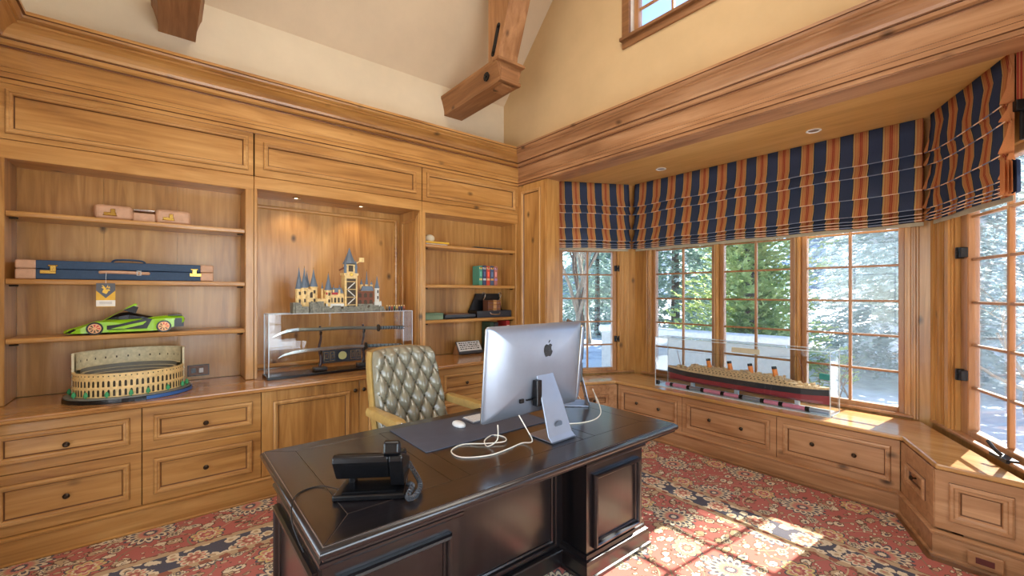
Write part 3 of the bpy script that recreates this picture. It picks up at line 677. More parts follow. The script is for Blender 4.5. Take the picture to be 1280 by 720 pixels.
bookcase('built-in bookcase with five small boxed books, in the corner by the pier', 2.062, 3.345, 2.103, 3.31, (2.11, 3.30))
t = thing('display_niche', 'panelled display niche with small downlights, behind the toy castle', 'cabinet', (1.31, 4.3, .853))
x0, x1 = .565, 2.059
MB().box(x0, x1, 4.52, 4.545, .853, 2.45).build('back_panel', M['alder_z'], t)
MB().frame(basis((0, 4.519, 0), (1, 0, 0), (0, -1, 0)), x0 + .055, x1 - .055, .86, 2.36, [(0, 0), (0, .014), (.012, .022), (.026, .018), (.036, .0)]).build('back_moulding', M['alder_x'], t)
for a, b, sgn in ((x0, x0 + .02, 1), (x1 - .02, x1, -1)):
    j = MB().box(a, b, YB + .002, 4.52, .853, 2.42).build('jamb', M['alder_z'], t)
    Bj = basis((b if sgn > 0 else a, YB, 0), (0, 1, 0), (sgn, 0, 0))
    for v0, v1 in ((.90, 2.33),): MB().frame(Bj, .09, .43, v0, v1, [(0, 0), (0, .010), (.010, .014), (.022, .010), (.028, 0)]).build('jamb_moulding', M['alder_z'], j)
    MB().frame(Bj, .02, .09, .86, 2.38, [(0, 0), (.004, .006), (.02, .006), (.024, 0)]).build('jamb_bead', M['alder_z'], j)
sof = MB().box(x0, x1, YB + .02, 4.52, 2.42, 2.45).build('niche_soffit', M['alder_x'], t)
MB().box(x0, x1, YB - .001, YB + .02, 2.40, 2.50).build('header_rail', M['alder_x'], t, bevel=.003, seg=1)
panelled(t, basis((0, YB - .004, 0), (1, 0, 0), (0, -1, 0)), x0 + .001, x1 - .001, 2.50, 2.85, .06, M['alder_x'], 'frieze_panel', .02)
for px in (.93, 1.52):
    lm = MB(); lm.lathe((px, 4.28, 2.412), [(.030, .008), (.034, .0), (.026, -.001)], 16); lp = lm.build('puck_light', M['chrome'], t, smooth=True)
    MB().lathe((px, 4.28, 2.4105), [(.022, .002), (.012, 0)], 12).build('lamp_lens', M['lampglow'], lp)
    q = lamp('niche_puck', 'SPOT', (px, 4.27, 2.40), 7, (1, .82, .58), direction=(0, .35, -1)); q.data.spot_size = R(110); q.data.spot_blend = .7; q.data.shadow_soft_size = .03

# ------------------------------------------------------------------ executive desk
DX0, DX1, DY0, DY1, DZ = .355, 2.335, 1.345, 2.37, .79
desk = thing('executive_desk', 'dark espresso executive desk with panelled pedestals and inlaid top', 'desk', (1.345, 1.86, .015))
EX_, EY_, EZ_ = M['espresso_x'], M['espresso_y'], M['espresso_z']
top = MB().frame(ROOM, DX0, DX1, DY0, DY1, [(.06, DZ - .048), (.014, DZ - .048), (.014, DZ - .040), (.006, DZ - .036), (.001, DZ - .028), (.0, DZ - .018), (.004, DZ - .010), (.012, DZ - .006), (.014, DZ - .003)], close=True)
top.mi[-1] = 1; tp = top.build('desk_top', [EX_, plain('inlay_line', (150, 130, 116), .3)], desk, smooth=True)  # pale face under the board gaps paints the glint of the grooves
def tboard(pts): MB().prism(pts, DZ - .006, DZ).build('top_board', EX_ if abs(pts[1][0] - pts[0][0]) > .3 else EY_, tp, bevel=.0012, seg=1)
i0, i1, j0, j1, g = DX0 + .135, DX1 - .135, DY0 + .165, DY1 - .105, .0010
o0, o1, q0, q1 = DX0 + .016, DX1 - .016, DY0 + .016, DY1 - .016
tboard([(o0 + g, q0), (o1 - g, q0), (i1 - g, j0 - g), (i0 + g, j0 - g)]); tboard([(o1 - g, q1), (o0 + g, q1), (i0 + g, j1 + g), (i1 - g, j1 + g)])
tboard([(o0, q1 - g), (o0, q0 + g), (i0 - g, j0 + g), (i0 - g, j1 - g)]); tboard([(o1, q0 + g), (o1, q1 - g), (i1 + g, j1 - g), (i1 + g, j0 + g)])
for a, b in ((i0, .905), (.905, .995), (.995, 1.695), (1.695, 1.785), (1.785, i1)): tboard([(a + g, j0), (b - g, j0), (b - g, j1), (a + g, j1)])
DM = [(0, 0), (0, .018), (.006, .028), (.016, .030), (.022, .024), (.026, .010), (.034, .006), (.036, -.006)]
PF, PB = 1.55, 2.32
def pedestal(x0, x1, side_out):
    p = MB().box(x0, x1, PF, PB, .015, DZ - .05).build('pedestal', EZ_, desk)
    Bp = basis((x0, PF - .001, 0), (1, 0, 0), (0, -1, 0)); w = x1 - x0
    pn = MB().frame(Bp, .045, w - .045, .165, .565, DM).build('panel_moulding', EX_, p)
    MB().obox(Bp, .08, w - .08, .20, .53, -.001, .001).build('panel', EZ_, p)
    # ledge, frieze drawer rail and plinth wrap front and outer side
    def wrap(n, prof):
        mb = MB().frame(ROOM, x0, x1, PF, PB, prof); mb.build(n, EX_, p)
    wrap('ledge', [(0, .612), (-.012, .614), (-.016, .622), (-.016, .632), (-.008, .640), (0, .642)])
    wrap('cornice', [(0, .700), (-.010, .704), (-.012, .72), (-.024, .732), (-.026, .741), (0, .7415)])
    MB().obox(Bp, .05, w - .05, .655, .690, -.002, .008).build('frieze_rail', EX_, p, bevel=.003)
    wrap('plinth', [(0, .145), (-.010, .142), (-.014, .125), (-.026, .118), (-.030, .10), (-.032, .04), (-.040, .035), (-.040, .016)])
    xs = x0 if side_out < 0 else x1
    Bs = basis((xs, PF, 0), (0, 1, 0), (side_out, 0, 0)); L = PB - PF
    MB().frame(Bs, .06, L - .06, .165, .565, DM).build('side_moulding', EY_, p)
    MB().obox(Bs, .06, L - .06, .655, .690, -.002, .008).build('side_rail', EY_, p, bevel=.003)
    kb = MB(); kb.obox(Bs, .03, .036, .665, .685, -.002, .012); kb.build('side_catch', EZ_, p)
    # drawers on the chair side
    Bb = basis((x1, PB, 0), (-1, 0, 0), (0, 1, 0))
    for v0, v1 in ((.15, .40), (.41, .60)): panel = MB().obox(Bb, .03, w - .03, v0, v1, 0, .014).build('drawer', EX_, p, bevel=.004); MB().ball((x0 + w / 2, PB + .026, (v0 + v1) / 2), .013).build('drawer_knob', M['brass'], p, smooth=True)
pedestal(.42, .965, -1); pedestal(1.765, 2.27, 1)
mp = MB().box(.965, 1.765, 1.73, 1.76, .06, DZ - .05).build('modesty_panel', EZ_, desk)
Bm = basis((.965, 1.7295, 0), (1, 0, 0), (0, -1, 0))
MB().frame(Bm, .02, .74, .14, .60, DM).build('panel_moulding', EX_, mp)
MB().obox(Bm, 0, .80, .62, .70, 0, .012).build('frieze_rail', EX_, mp, bevel=.003); MB().obox(Bm, 0, .80, .02, .115, 0, .03).build('plinth', EX_, mp, bevel=.008)
MB().box(.965, 1.765, 1.46, 2.30, DZ - .075, DZ - .049).build('apron', EX_, desk)

# ------------------------------------------------------------------ tufted chair (local coordinates, faces -y)
M['button'] = plain('dark_olive_button', (72, 66, 46), .35)
chair = thing('office_chair', 'olive leather button-tufted swivel chair with tan leather arms', 'chair', (1.41, 2.86, .015), rz=R(3))
def rr_pt(z): return .22 * max(0, (z - .44)) / .65           # recline
HW, ZB, ZT = .275, .44, 1.115
def tuft(u, v):
    a, b = u / .108 + v / .200, u / .108 - v / .200
    return (abs(math.sin(math.pi * a)) * abs(math.sin(math.pi * b))) ** .42
NU, NVv = 72, 84; bk = MB(); vs = []
for j in range(NVv + 1):
    z = ZB + (ZT - ZB) * j / NVv
    for i in range(NU + 1):
        s = -1 + 2 * i / NU; wid = HW * (1 - .04 * ((z - .7) / .4) ** 2) * (1 - .06 * (j / NVv) ** 2) * (1 - .05 * (j / NVv) ** 16) + .02 * (1 - (z - ZB) / (ZT - ZB)) * 0
        x = s * wid; zz = z + .022 * (1 - s * s) * (j / NVv) ** 3
        edge_f = min(1, (1 - abs(s)) / .10) ** .5 * min(1, (1 - j / NVv) / .06 + .0) ** .5
        h = .012 + .048 * tuft(x, zz - .57) * edge_f + .03 * edge_f
        vs.append((x, rr_pt(z) - h + .03 * s * s * -1, zz))
bk.add(vs, [(j * (NU + 1) + i, j * (NU + 1) + i + 1, (j + 1) * (NU + 1) + i + 1, (j + 1) * (NU + 1) + i) for j in range(NVv) for i in range(NU)])
back = bk.build('tufted_back', M['leather'], chair, smooth=True, local=True, fix=False)
for k in range(-9, 10):
    for m in range(-9, 10):
        u, v = (k + m) * .054, (k - m) * .100; z = v + .57
        if abs(u) < HW - .02 and ZB + .05 < z < ZT - .02:
            MB().ball((u, rr_pt(z) - .050 + -.03 * (u / HW) ** 2, z), .009, .007, .009, 10, 6).build('button', M['button'], back, smooth=True, local=True)
sh = MB(); secs = []
for k in range(13):
    z = ZB - .02 + (ZT - .006 - ZB + .02) * k / 12; y = rr_pt(z); w = (HW + .008 - .04 * HW * ((z - .7) / .4) ** 2) * (1 - .06 * (k / 12) ** 2) * (1 - .05 * (k / 12) ** 16); cr = .02 * (k / 12) ** 3
    secs.append([(-w, y - .030, z - cr * .0), (-w - .010, y - .005, z), (-w, y + .055, z), (-w * .5, y + .085, z + cr), (0, y + .09, z + cr), (w * .5, y + .085, z + cr), (w, y + .055, z), (w + .010, y - .005, z), (w, y - .030, z), (0, y - .005, z + cr)])
sh.loft(secs); sh.build('back_shell', M['leather_tan'], chair, smooth=True, local=True)
MB().box(-.27, .27, -.42, .02, .37, .47).build('seat', M['leather'], chair, bevel=.04, seg=4, local=True)
MB().box(-.26, .26, -.41, .05, .32, .375).build('seat_frame', M['leather_tan'], chair, bevel=.01, local=True)
for s in (-1, 1):
    x = s * .315
    a = MB(); a.loft([[(x + dx * w, y, z + dz) for dx, dz in ((-1, -.028), (1, -.028), (1.1, 0), (.8, .022), (0, .028), (-.8, .022), (-1.1, 0))] for y, z, w in ((.04, .735, .036), (-.10, .735, .038), (-.26, .738, .040), (-.36, .735, .042), (-.395, .728, .036), (-.405, .722, .020))])
    ar = a.build('armrest', M['leather_tan'], chair, smooth=True, local=True)
    for k in range(7):
        th = math.pi * k / 6; MB().ball((x - .034 * math.cos(th), -.404, .724 + .022 * math.sin(th)), .006, .004, .006, 6, 4).build('nailhead', M['chrome'], ar, local=True)
    MB().tube(smooth_path([(x, -.30, .715), (x * 1.0, -.30, .60), (x * .98, -.25, .48), (s * .27, -.22, .40)], 4), .026, 8).build('arm_post', M['leather_tan'], chair, smooth=True, local=True)
MB().cyl((0, -.18, .10), (0, -.18, .33), .03, n=14).build('gas_column', M['black_metal'], chair, smooth=True, local=True)
for k in range(5):
    an = R(72 * k + 18); d = V3((math.cos(an), math.sin(an), 0)); c = V3((0, -.18, 0))
    l = MB(); l.tube([c + d * .02 + ZU * .115, c + d * .17 + ZU * .10, c + d * .30 + ZU * .07], .026, 8, taper=.016); lo = l.build('star_leg', M['espresso_x'], chair, smooth=True, local=True)
    n_ = V3((-d.y, d.x, 0)); q = c + d * .30 + ZU * .026
    MB().cyl(q - n_ * .018, q + n_ * .018, .025, n=12).build('caster', M['black'], lo, local=True)

# ------------------------------------------------------------------ all-in-one computers
def rrect(w, h, r, n=5):
    out = []
    for cx, cz, a0 in ((w - r, h - r, 0), (-w + r, h - r, 90), (-w + r, -h + r, 180), (w - r, -h + r, 270)):
        for k in range(n + 1): a = R(a0 + 90 * k / n); out.append((cx + r * math.cos(a), cz + r * math.sin(a)))
    return out
def computer(label, loc, rz, sc=1.0, logo=True):
    t = thing('desktop_computer', label, 'computer', loc, rz, 'silver desktop computers on the desk'); t.scale = (sc, sc, sc)
    W, Hh, cz = .345, .233, .368; tilt = .02
    def sec(y, k, kz=None): return [(x * k, y + tilt * (z * (kz or k)) / Hh * -1, cz + z * (kz or k)) for x, z in rrect(W, Hh, .018)]
    b = MB(); b.loft([sec(.0, 1), sec(-.006, 1), sec(-.010, .992), sec(-.022, .93), sec(-.034, .80), sec(-.042, .60), sec(-.046, .35), sec(-.047, .1)], caps=True)
    bd = b.build('display_back', M['alu'], t, smooth=True, local=True)
    e = MB(); e.loft([sec(.002, .999), sec(-.003, 1.002)]); e.build('display_rim', M['alu_edge'], bd, local=True)
    MB().loft([sec(.002, .994), sec(.0045, .992)]).build('screen', M['screen'], t, local=True)
    # stand: slanted leg and foot from one bent plate
    lg = MB(); prof = [(-.042, .345, .060), (-.085, .20, .075), (-.125, .04, .088), (-.135, .014, .090), (-.128, .003, .090)]
    secs = [[(.030 - w + .015 * k, y, z) for _ in (0,)] + [(.030 + w + .015 * k, y, z), (.030 + w + .015 * k, y + .008, z + .003), (.030 - w + .015 * k, y + .008, z + .003)] for k, (y, z, w) in enumerate([(a, b2, c) for a, b2, c in prof])]
    lg.loft(secs); st_ = lg.build('stand_leg', M['alu'], t, local=True, bevel=.002)
    MB().prism([(.0, -.128), (.18, -.128), (.17, .06), (.01, .06)], .0015, .009).build('stand_foot', M['alu'], t, local=True, bevel=.002)
    h = MB(); c0 = V3((.057, -.1144, .085)); d = V3((0, .0400, -.16)).normalized()
    nrm_ = V3((0, -d.z, d.y)); nrm_ = nrm_ if nrm_.y < 0 else -nrm_
    h.cyl(c0 + nrm_ * .0, c0 + nrm_ * .0012, .026, n=24); h.build('cable_hole', plain('hole_grey', (92, 98, 108), .5), st_, local=True)
    MB().box(-.058, -.022, -.075, -.040, .19, .32).build('hinge_slot', M['black'], st_, local=True, bevel=.004)
    if logo:
        ap = [(0, .024), (.010, .030), (.022, .028), (.030, .020), (.024, .014), (.0225, .004), (.026, -.005), (.033, -.010), (.027, -.024), (.017, -.036), (.008, -.0355), (0, -.033), (-.008, -.0355), (-.018, -.036), (-.027, -.024), (-.032, -.008), (-.032, .010), (-.026, .022), (-.015, .029), (-.006, .027)]
        leaf = [(.002, .033), (.010, .037), (.015, .046), (.014, .050), (.006, .046), (.002, .039)]
        Bq = (V3((.045, -.0535, cz + .098)), V3((1, 0, 0)), ZU, V3((0, -1, 0)))
        m = MB(); m.oprism(Bq, ap, -.012, .001); m.oprism(Bq, leaf, -.012, .001)
        lo_ = m.build('fruit_emblem', M['black'], bd, local=True, fix=True)
        for k in range(6): MB().box(-.095 + .014 * k, -.086 + .014 * k, -.040, -.030, cz - .150, cz - .143).build('port', M['black'], bd, local=True)
        MB().box(-.14, -.115, -.040, -.03, cz - .155, cz - .135).build('power_port', M['black'], bd, local=True)
    return t
computer('silver desktop computer with black fruit emblem, its back to the room', (1.505, 1.675, DZ + .001), R(3))
computer('silver desktop computer turned edge-on beside the other, nearer the window seat', (2.105, 1.985, DZ + .001), R(51.2), .95, False)

def cable(name, label, pts, r, mat, cat='cable', k=6):
    return tag(MB().tube(smooth_path(pts, k), r, 6).build(name, mat, smooth=True), label, cat)
dz = DZ + .0035
cable('power_cable', 'white cable looping over the desk below the emblem computer', [(1.345, 1.615, .955), (1.37, 1.585, .89), (1.42, 1.60, .815), (1.40, 1.66, dz), (1.30, 1.64, dz), (1.18, 1.63, dz), (1.065, 1.69, dz), (1.07, 1.79, dz), (1.16, 1.83, dz), (1.25, 1.76, dz + .004), (1.34, 1.72, dz + .006), (1.39, 1.79, dz), (1.36, 1.85, dz), (1.28, 1.81, dz), (1.24, 1.73, dz), (1.27, 1.69, .83), (1.26, 1.672, .91)], .003, M['cable_white'])
cable('charging_cable', 'white cable arching off the desk end toward the window seat', [(1.80, 1.75, dz), (1.90, 1.70, dz), (2.02, 1.70, dz), (2.14, 1.76, .80), (2.22, 1.85, .84), (2.30, 1.96, .88), (2.37, 2.02, .865), (2.42, 2.04, .80), (2.47, 2.06, .70), (2.50, 2.10, .50), (2.52, 2.14, .20), (2.55, 2.18, .022)], .0034, M['cable_white'])
cable('monitor_cable', 'second white cable dropping over the desk end beside the arching one', [(2.00, 2.20, dz), (2.12, 2.24, dz), (2.26, 2.22, .83), (2.36, 2.20, .82), (2.43, 2.18, .72), (2.46, 2.2, .45), (2.48, 2.22, .10), (2.52, 2.26, .022)], .003, M['cable_white'])
pad = MB().prism([(.965, 1.845), (1.775, 1.845), (1.775, 2.27), (.965, 2.27)], DZ + .0005, DZ + .005).build('desk_pad', M['pad'], bevel=.002)
tag(pad, 'charcoal desk pad under the mouse and keyboard', 'desk pad')
ms = MB(); ms.loft([[(1.305 + math.cos(a) * .030 * w, 2.10 + math.sin(a) * .055 * w, DZ + .006 + z) for a in [2 * math.pi * k / 16 for k in range(16)]] for z, w in ((0, .96), (.008, 1), (.016, .88), (.022, .6), (.0245, .2))])
mo = ms.build('computer_mouse', M['white'], smooth=True); tag(mo, 'white computer mouse on the charcoal desk pad', 'mouse')
kb = thing('keyboard', 'white keyboard on the desk pad behind the emblem computer', 'keyboard', (1.60, 2.13, DZ + .006))
MB().box(1.385, 1.76, 2.075, 2.195, DZ + .006, DZ + .014).build('keyboard_base', M['alu'], kb, bevel=.003)
for r in range(5):
    for c in range(14): MB().box(1.392 + c * .0262, 1.392 + c * .0262 + .0225, 2.081 + r * .0225, 2.081 + r * .0225 + .019, DZ + .014, DZ + .018).build('key', M['white'], kb)

# desk phone, seen from behind
ph = thing('desk_phone', 'black office desk phone with tilted screen and coiled handset cord', 'phone', (.60, 1.62, DZ + .001))
U = V3((.836, -.548, 0)); Vd = V3((.548, .836, 0)); PO = V3((.470, 1.625, DZ + .001)); Bh = (PO, U, Vd, ZU)
MB().oprism(Bh, [(0, 0), (.262, 0), (.250, .17), (.012, .17)], 0, .022).build('phone_base', M['black'], ph, bevel=.006, seg=3)
MB().oprism(Bh, [(.03, .02), (.225, .02), (.22, .12), (.035, .12)], .022, .026).build('base_recess', M['black'], ph)
for u in (.035, .20):
    MB().obox(Bh, u, u + .022, .10, .15, .02, .085).build('support', M['black'], ph, bevel=.004)
Bt = (PO, Vd, ZU, U)
MB().oprism(Bt, [(.0, .158), (.0, .140), (.05, .062), (.19, .052), (.195, .085), (.02, .166)], .0, .200).build('screen_body', M['black'], ph, bevel=.006, seg=3)
MB().oprism(Bt, [(.03, .1625), (.19, .088), (.19, .0895), (.03, .164)], .012, .17).build('phone_screen', M['screen'], ph)
MB().oprism(Bt, [(.0, .158), (.0, .140), (.05, .03), (.19, .022), (.20, .088), (.02, .166)], .201, .252).build('handset_cradle', M['black'], ph, bevel=.006, seg=3)
hs = MB(); hs.oprism(Bt, [(-.004, .168), (.004, .206), (.020, .214), (.046, .200), (.060, .160), (.15, .118), (.185, .128), (.205, .108), (.20, .086), (.02, .160)], .182, .240); hs.build('handset', M['black'], ph, bevel=.008, seg=3)
pts = []; ctrl = smooth_path([PO + U * .25 + Vd * .19 + ZU * .06, PO + U * .29 + Vd * .13 + ZU * .028, PO + U * .31 + Vd * .06 + ZU * .022, PO + U * .30 + Vd * -.02 + ZU * .018, PO + U * .275 + Vd * -.025 + ZU * .018, PO + U * .282 + Vd * .05 + ZU * .028, PO + U * .262 + Vd * .08 + ZU * .02], 26)
for i, p in enumerate(ctrl):
    a = i * 1.25; pts.append(p + U * math.cos(a) * .0085 + ZU * (math.sin(a) * .0085))
MB().tube(pts, .0032, 5).build('coiled_cord', M['dark_grey'], ph, smooth=True)
cable('phone_line', 'thin black phone wire trailing over the short end of the desk', [(.515, 1.695, .803), (.47, 1.79, dz), (.40, 1.78, dz), (.358, 1.70, .80), (.338, 1.62, .775), (.342, 1.56, .74), (.355, 1.53, .70)], .0025, M['cable_black'])

# ------------------------------------------------------------------ shelf objects
# --- oval arena model
AC = (-.18, 3.965); Z = .852
arena = thing('arena_model', 'tan brick-built oval arena model with arched tiers on a black base', 'model', (AC[0], AC[1], Z))
STONE = plain('sandstone_brick', (226, 190, 126), .45, var=.16, vs=40); STONE2 = plain('pale_brick', (206, 190, 150), .45, var=.16, vs=40); DARKB = plain('dark_brick', (74, 58, 38), .6); GREYB = plain('grey_brick', (120, 116, 104), .5); GREENB = plain('green_brick', (60, 150, 92), .5); BLUEB = plain('blue_brick', (58, 98, 156), .4)
ell = lambda a, b, th, z: (AC[0] + a * math.cos(th), AC[1] + b * math.sin(th), z)
def oval(a, b, n=64): return [ell(a, b, 2 * math.pi * k / n, 0)[:2] for k in range(n)]
MB().prism(oval(.335, .272), Z, Z + .026).build('base', M['black'], arena); MB().prism(oval(.328, .265), Z + .026, Z + .034).build('pavement', GREYB, arena)
bb = MB(); n = 26
bb.loft([[ell(.336, .273, R(-75 + 75 * k / n), Z + .002), ell(.336, .273, R(-75 + 75 * k / n), Z + .024), ell(.339, .276, R(-75 + 75 * k / n), Z + .024), ell(.339, .276, R(-75 + 75 * k / n), Z + .002)] for k in range(n + 1)]); bb.build('blue_rim', BLUEB, arena)
def arcade(name, mat, a, b, t0, t1, ncol, tiers, depth=.010, arch=(.27, .73), topthick=.012):
    mb = MB(); P = lambda s, z, d=0: ell(a - d, b - d, R(t0 + (t1 - t0) * s), z)
    for c in range(ncol):
        s0, s1 = c / ncol, (c + 1) / ncol; sa, sb = s0 + (s1 - s0) * arch[0], s0 + (s1 - s0) * arch[1]
        for (z0, z1, arched) in tiers:
            h = z1 - z0; zb, zs, zt = z0 + h * .10, z0 + h * .62, z0 + h * .82
            if not arched: zb, zs, zt = z0 + h * .45, z0 + h * .62, z0 + h * .66; xa, xb = s0 + (s1 - s0) * .38, s0 + (s1 - s0) * .62
            else: xa, xb = sa, sb
            m = (xa + xb) / 2; r = (xb - xa) / 2; ap = [(m - r * math.cos(math.pi * k / 6), zs + (zt - zs) * math.sin(math.pi * k / 6)) for k in range(7)]
            q = lambda A, B_, C, D: mb.add([A, B_, C, D], [(0, 1, 2, 3)])
            q(P(s0, z0), P(xa, z0), P(xa, z1), P(s0, z1)); q(P(xb, z0), P(s1, z0), P(s1, z1), P(xb, z1)); q(P(xa, z0), P(xb, z0), P(xb, zb), P(xa, zb))
            for k in range(6): q(P(*ap[k]), P(*ap[k + 1]), P(ap[k + 1][0], z1), P(ap[k][0], z1))
            loop = [(xa, zb)] + ap + [(xb, zb)]
            for k in range(len(loop)):
                A, B_ = loop[k], loop[(k + 1) % len(loop)]; mb.add([P(*A), P(*B_), P(B_[0], B_[1], depth), P(A[0], A[1], depth)], [(0, 1, 2, 3)], 1)
            mb.add([P(x, z, depth) for x, z in loop], [tuple(range(len(loop)))], 1)
            # string course
            e = .004; mb.add([P(s0, z1 - .006, -e), P(s1, z1 - .006, -e), P(s1, z1, -e), P(s0, z1, -e)], [(0, 1, 2, 3)]); mb.add([P(s0, z1, -e), P(s1, z1, -e), P(s1, z1, topthick), P(s0, z1, topthick)], [(0, 1, 2, 3)]); mb.add([P(s0, z1 - .006, -e), P(s1, z1 - .006, -e), P(s1, z1 - .006, 0), P(s0, z1 - .006, 0)], [(0, 1, 2, 3)])
    zl, zh = tiers[0][0], tiers[-1][1]
    for k in range(ncol): mb.add([P(k / ncol, zl, topthick), P((k + 1) / ncol, zl, topthick), P((k + 1) / ncol, zh, topthick), P(k / ncol, zh, topthick)], [(3, 2, 1, 0)])
    for s in (0, 1): mb.add([P(s, zl), P(s, zl, topthick), P(s, zh, topthick), P(s, zh)], [(0, 1, 2, 3)])
    return mb.build(name, [mat, DARKB], arena, fix=False)
zb = Z + .034
arcade('low_wall', STONE, .285, .232, 168, 360, 34, [(zb, zb + .060, True), (zb + .060, zb + .115, True), (zb + .115, zb + .150, False)])
arcade('high_wall', STONE2, .292, .238, 0, 178, 30, [(zb, zb + .062, True), (zb + .062, zb + .122, True), (zb + .122, zb + .180, True), (zb + .180, zb + .270, False)])
inn = MB(); q = lambda th, z, k: ell(.275 * k, .222 * k, th, z)
n = 40
for k in range(n):   # inner face of the high wall with small windows
    a0, a1 = R(0 + 178 * k / n), R(0 + 178 * (k + 1) / n)
    inn.add([q(a0, zb, .985), q(a1, zb, .985), q(a1, zb + .262, .985), q(a0, zb + .262, .985)], [(0, 1, 2, 3)])
    am, aw = (a0 + a1) / 2, (a1 - a0) * .2
    for zz, zh in ((zb + .145, .018), (zb + .165, .0), (zb + .205, .014)):
        if zh and (zz < zb + .2 or k % 3 == 0): inn.add([q(am - aw, zz, .972), q(am + aw, zz, .972), q(am + aw, zz + zh, .972), q(am - aw, zz + zh, .972)], [(0, 1, 2, 3)], 1)
inn.build('inner_wall', [STONE2, DARKB], arena, fix=False)
seats = MB(); n = 64; prof = [(.97, .165), (.90, .165), (.90, .140), (.84, .138), (.84, .118), (.77, .116), (.77, .094), (.70, .092), (.70, .07), (.60, .068), (.52, .03)]
ringp = lambda k, z, i: ell(.275 * k, .222 * k, 2 * math.pi * i / n, zb + z * (1.0 if True else 1))
for j in range(len(prof) - 1):
    for i in range(n):
        lowf = .80 if math.sin(2 * math.pi * (i + .5) / n) < -.05 else 1.0
        seats.add([ringp(prof[j][0], prof[j][1] * lowf, i), ringp(prof[j][0], prof[j][1] * lowf, i + 1), ringp(prof[j + 1][0], prof[j + 1][1] * lowf, i + 1), ringp(prof[j + 1][0], prof[j + 1][1] * lowf, i)], [(0, 1, 2, 3)], j % 2)
seats.build('seating', [STONE2, GREYB], arena, fix=False)
MB().prism([(AC[0] + .15 * math.cos(2 * math.pi * k / 40), AC[1] + .12 * math.sin(2 * math.pi * k / 40)) for k in range(40)], zb, zb + .03).build('arena_floor', GREYB, arena)
for s in (-.10, -.05, 0, .05, .10): MB().box(AC[0] - .12, AC[0] + .12, AC[1] + s * .8 - .004, AC[1] + s * .8 + .004, zb + .03, zb + .05).build('arena_rib', DARKB, arena)
for th in (-8, -25, -50, -72, -88, -110, -132, -150, 172):
    c = ell(.308, .25, R(th), zb); tr = MB(); tr.lathe(c, [(.004, 0), (.004, .008), (.012, .01), (.011, .025), (.004, .04)], 8); tr.build('tiny_tree', GREENB, arena)
# --- green toy car, nose toward the left wall
car = thing('toy_car', 'lime green brick-built sports car model with copper wheels and raised door', 'toy car', (-.21, 4.17, 1.266))
LIME = plain('lime_plastic', (150, 200, 30), .25, coat=.3, var=.05); COP = plain('copper_rim', (206, 150, 104), .3, .6); RED_ = plain('red_plastic', (186, 42, 34), .4)
ZC, YC = 1.266, 4.17
def csec(x, w, zb_, zm, zt, wt): return [(x, YC - w, ZC + zb_), (x, YC - w * 1.02, ZC + zm), (x, YC - wt, ZC + zt), (x, YC + wt, ZC + zt), (x, YC + w * 1.02, ZC + zm), (x, YC + w, ZC + zb_)]
body = MB(); body.loft([csec(-.525, .06, .014, .022, .030, .05), csec(-.505, .09, .012, .030, .040, .07), csec(-.44, .105, .012, .048, .062, .07), csec(-.37, .112, .014, .085, .092, .075), csec(-.30, .108, .014, .085, .100, .07), csec(-.22, .104, .012, .070, .098, .075), csec(-.12, .106, .012, .072, .100, .08), csec(-.06, .114, .014, .098, .112, .085), csec(.00, .117, .02, .100, .118, .085), csec(.06, .115, .04, .098, .118, .09), csec(.105, .105, .065, .090, .112, .09), csec(.115, .10, .075, .09, .105, .085)])
body.build('car_body', LIME, car)
ck = MB(); ck.loft([csec(-.33, .05, .09, .10, .102, .04), csec(-.25, .07, .09, .12, .142, .045), csec(-.20, .075, .09, .13, .150, .05), csec(-.13, .075, .09, .115, .128, .05), csec(-.07, .07, .09, .10, .112, .05)]); ck.build('cockpit', M['black'], car)
dr = MB(); dr.loft([[(-.36, YC - .108, ZC + .075), (-.34, YC - .112, ZC + .085), (-.34, YC - .100, ZC + .088), (-.36, YC - .098, ZC + .078)], [(-.215, YC - .128, ZC + .175), (-.165, YC - .130, ZC + .210), (-.165, YC - .118, ZC + .212), (-.215, YC - .116, ZC + .178)], [(-.170, YC - .125, ZC + .165), (-.150, YC - .127, ZC + .205), (-.150, YC - .115, ZC + .207), (-.170, YC - .113, ZC + .168)]]); dr.build('raised_door', LIME, car)
dw = MB(); dw.loft([[(-.225, YC - .130, ZC + .165), (-.17, YC - .132, ZC + .195), (-.17, YC - .115, ZC + .195), (-.225, YC - .113, ZC + .165)], [(-.160, YC - .130, ZC + .140), (-.145, YC - .132, ZC + .185), (-.145, YC - .115, ZC + .185), (-.16, YC - .113, ZC + .14)]]); dw.build('door_window', M['black'], car)
si = MB(); si.box(-.30, -.075, YC - .112, YC + .112, ZC + .012, ZC + .03); si.build('side_sill', LIME, car, bevel=.004, seg=1)
so = MB(); so.oprism((V3((0, YC - .1105, 0)), V3((1, 0, 0)), ZU, V3((0, 1, 0))), [(-.31, ZC + .032), (-.31, ZC + .06), (-.25, ZC + .066), (-.10, ZC + .105), (-.07, ZC + .098), (-.10, ZC + .032)], -.004, .215); so.build('side_intake', M['black'], car)
pz = MB(); pz.oprism((V3((0, YC - .1155, 0)), V3((1, 0, 0)), ZU, V3((0, 1, 0))), [(-.29, ZC + .038), (-.20, ZC + .062), (-.10, ZC + .085), (-.12, ZC + .060), (-.22, ZC + .036)], -.004, .23); pz.build('side_blade', LIME, car)
ta = MB(); ta.box(.06, .112, YC - .09, YC + .09, ZC + .035, ZC + .085); ta.box(.055, .10, YC - .117, YC - .10, ZC + .04, ZC + .10); ta.build('tail_panel', M['dark_grey'], car)
wg = MB(); wg.box(.02, .10, YC - .11, YC + .11, ZC + .118, ZC + .124); wg.build('rear_wing', M['black'], car)
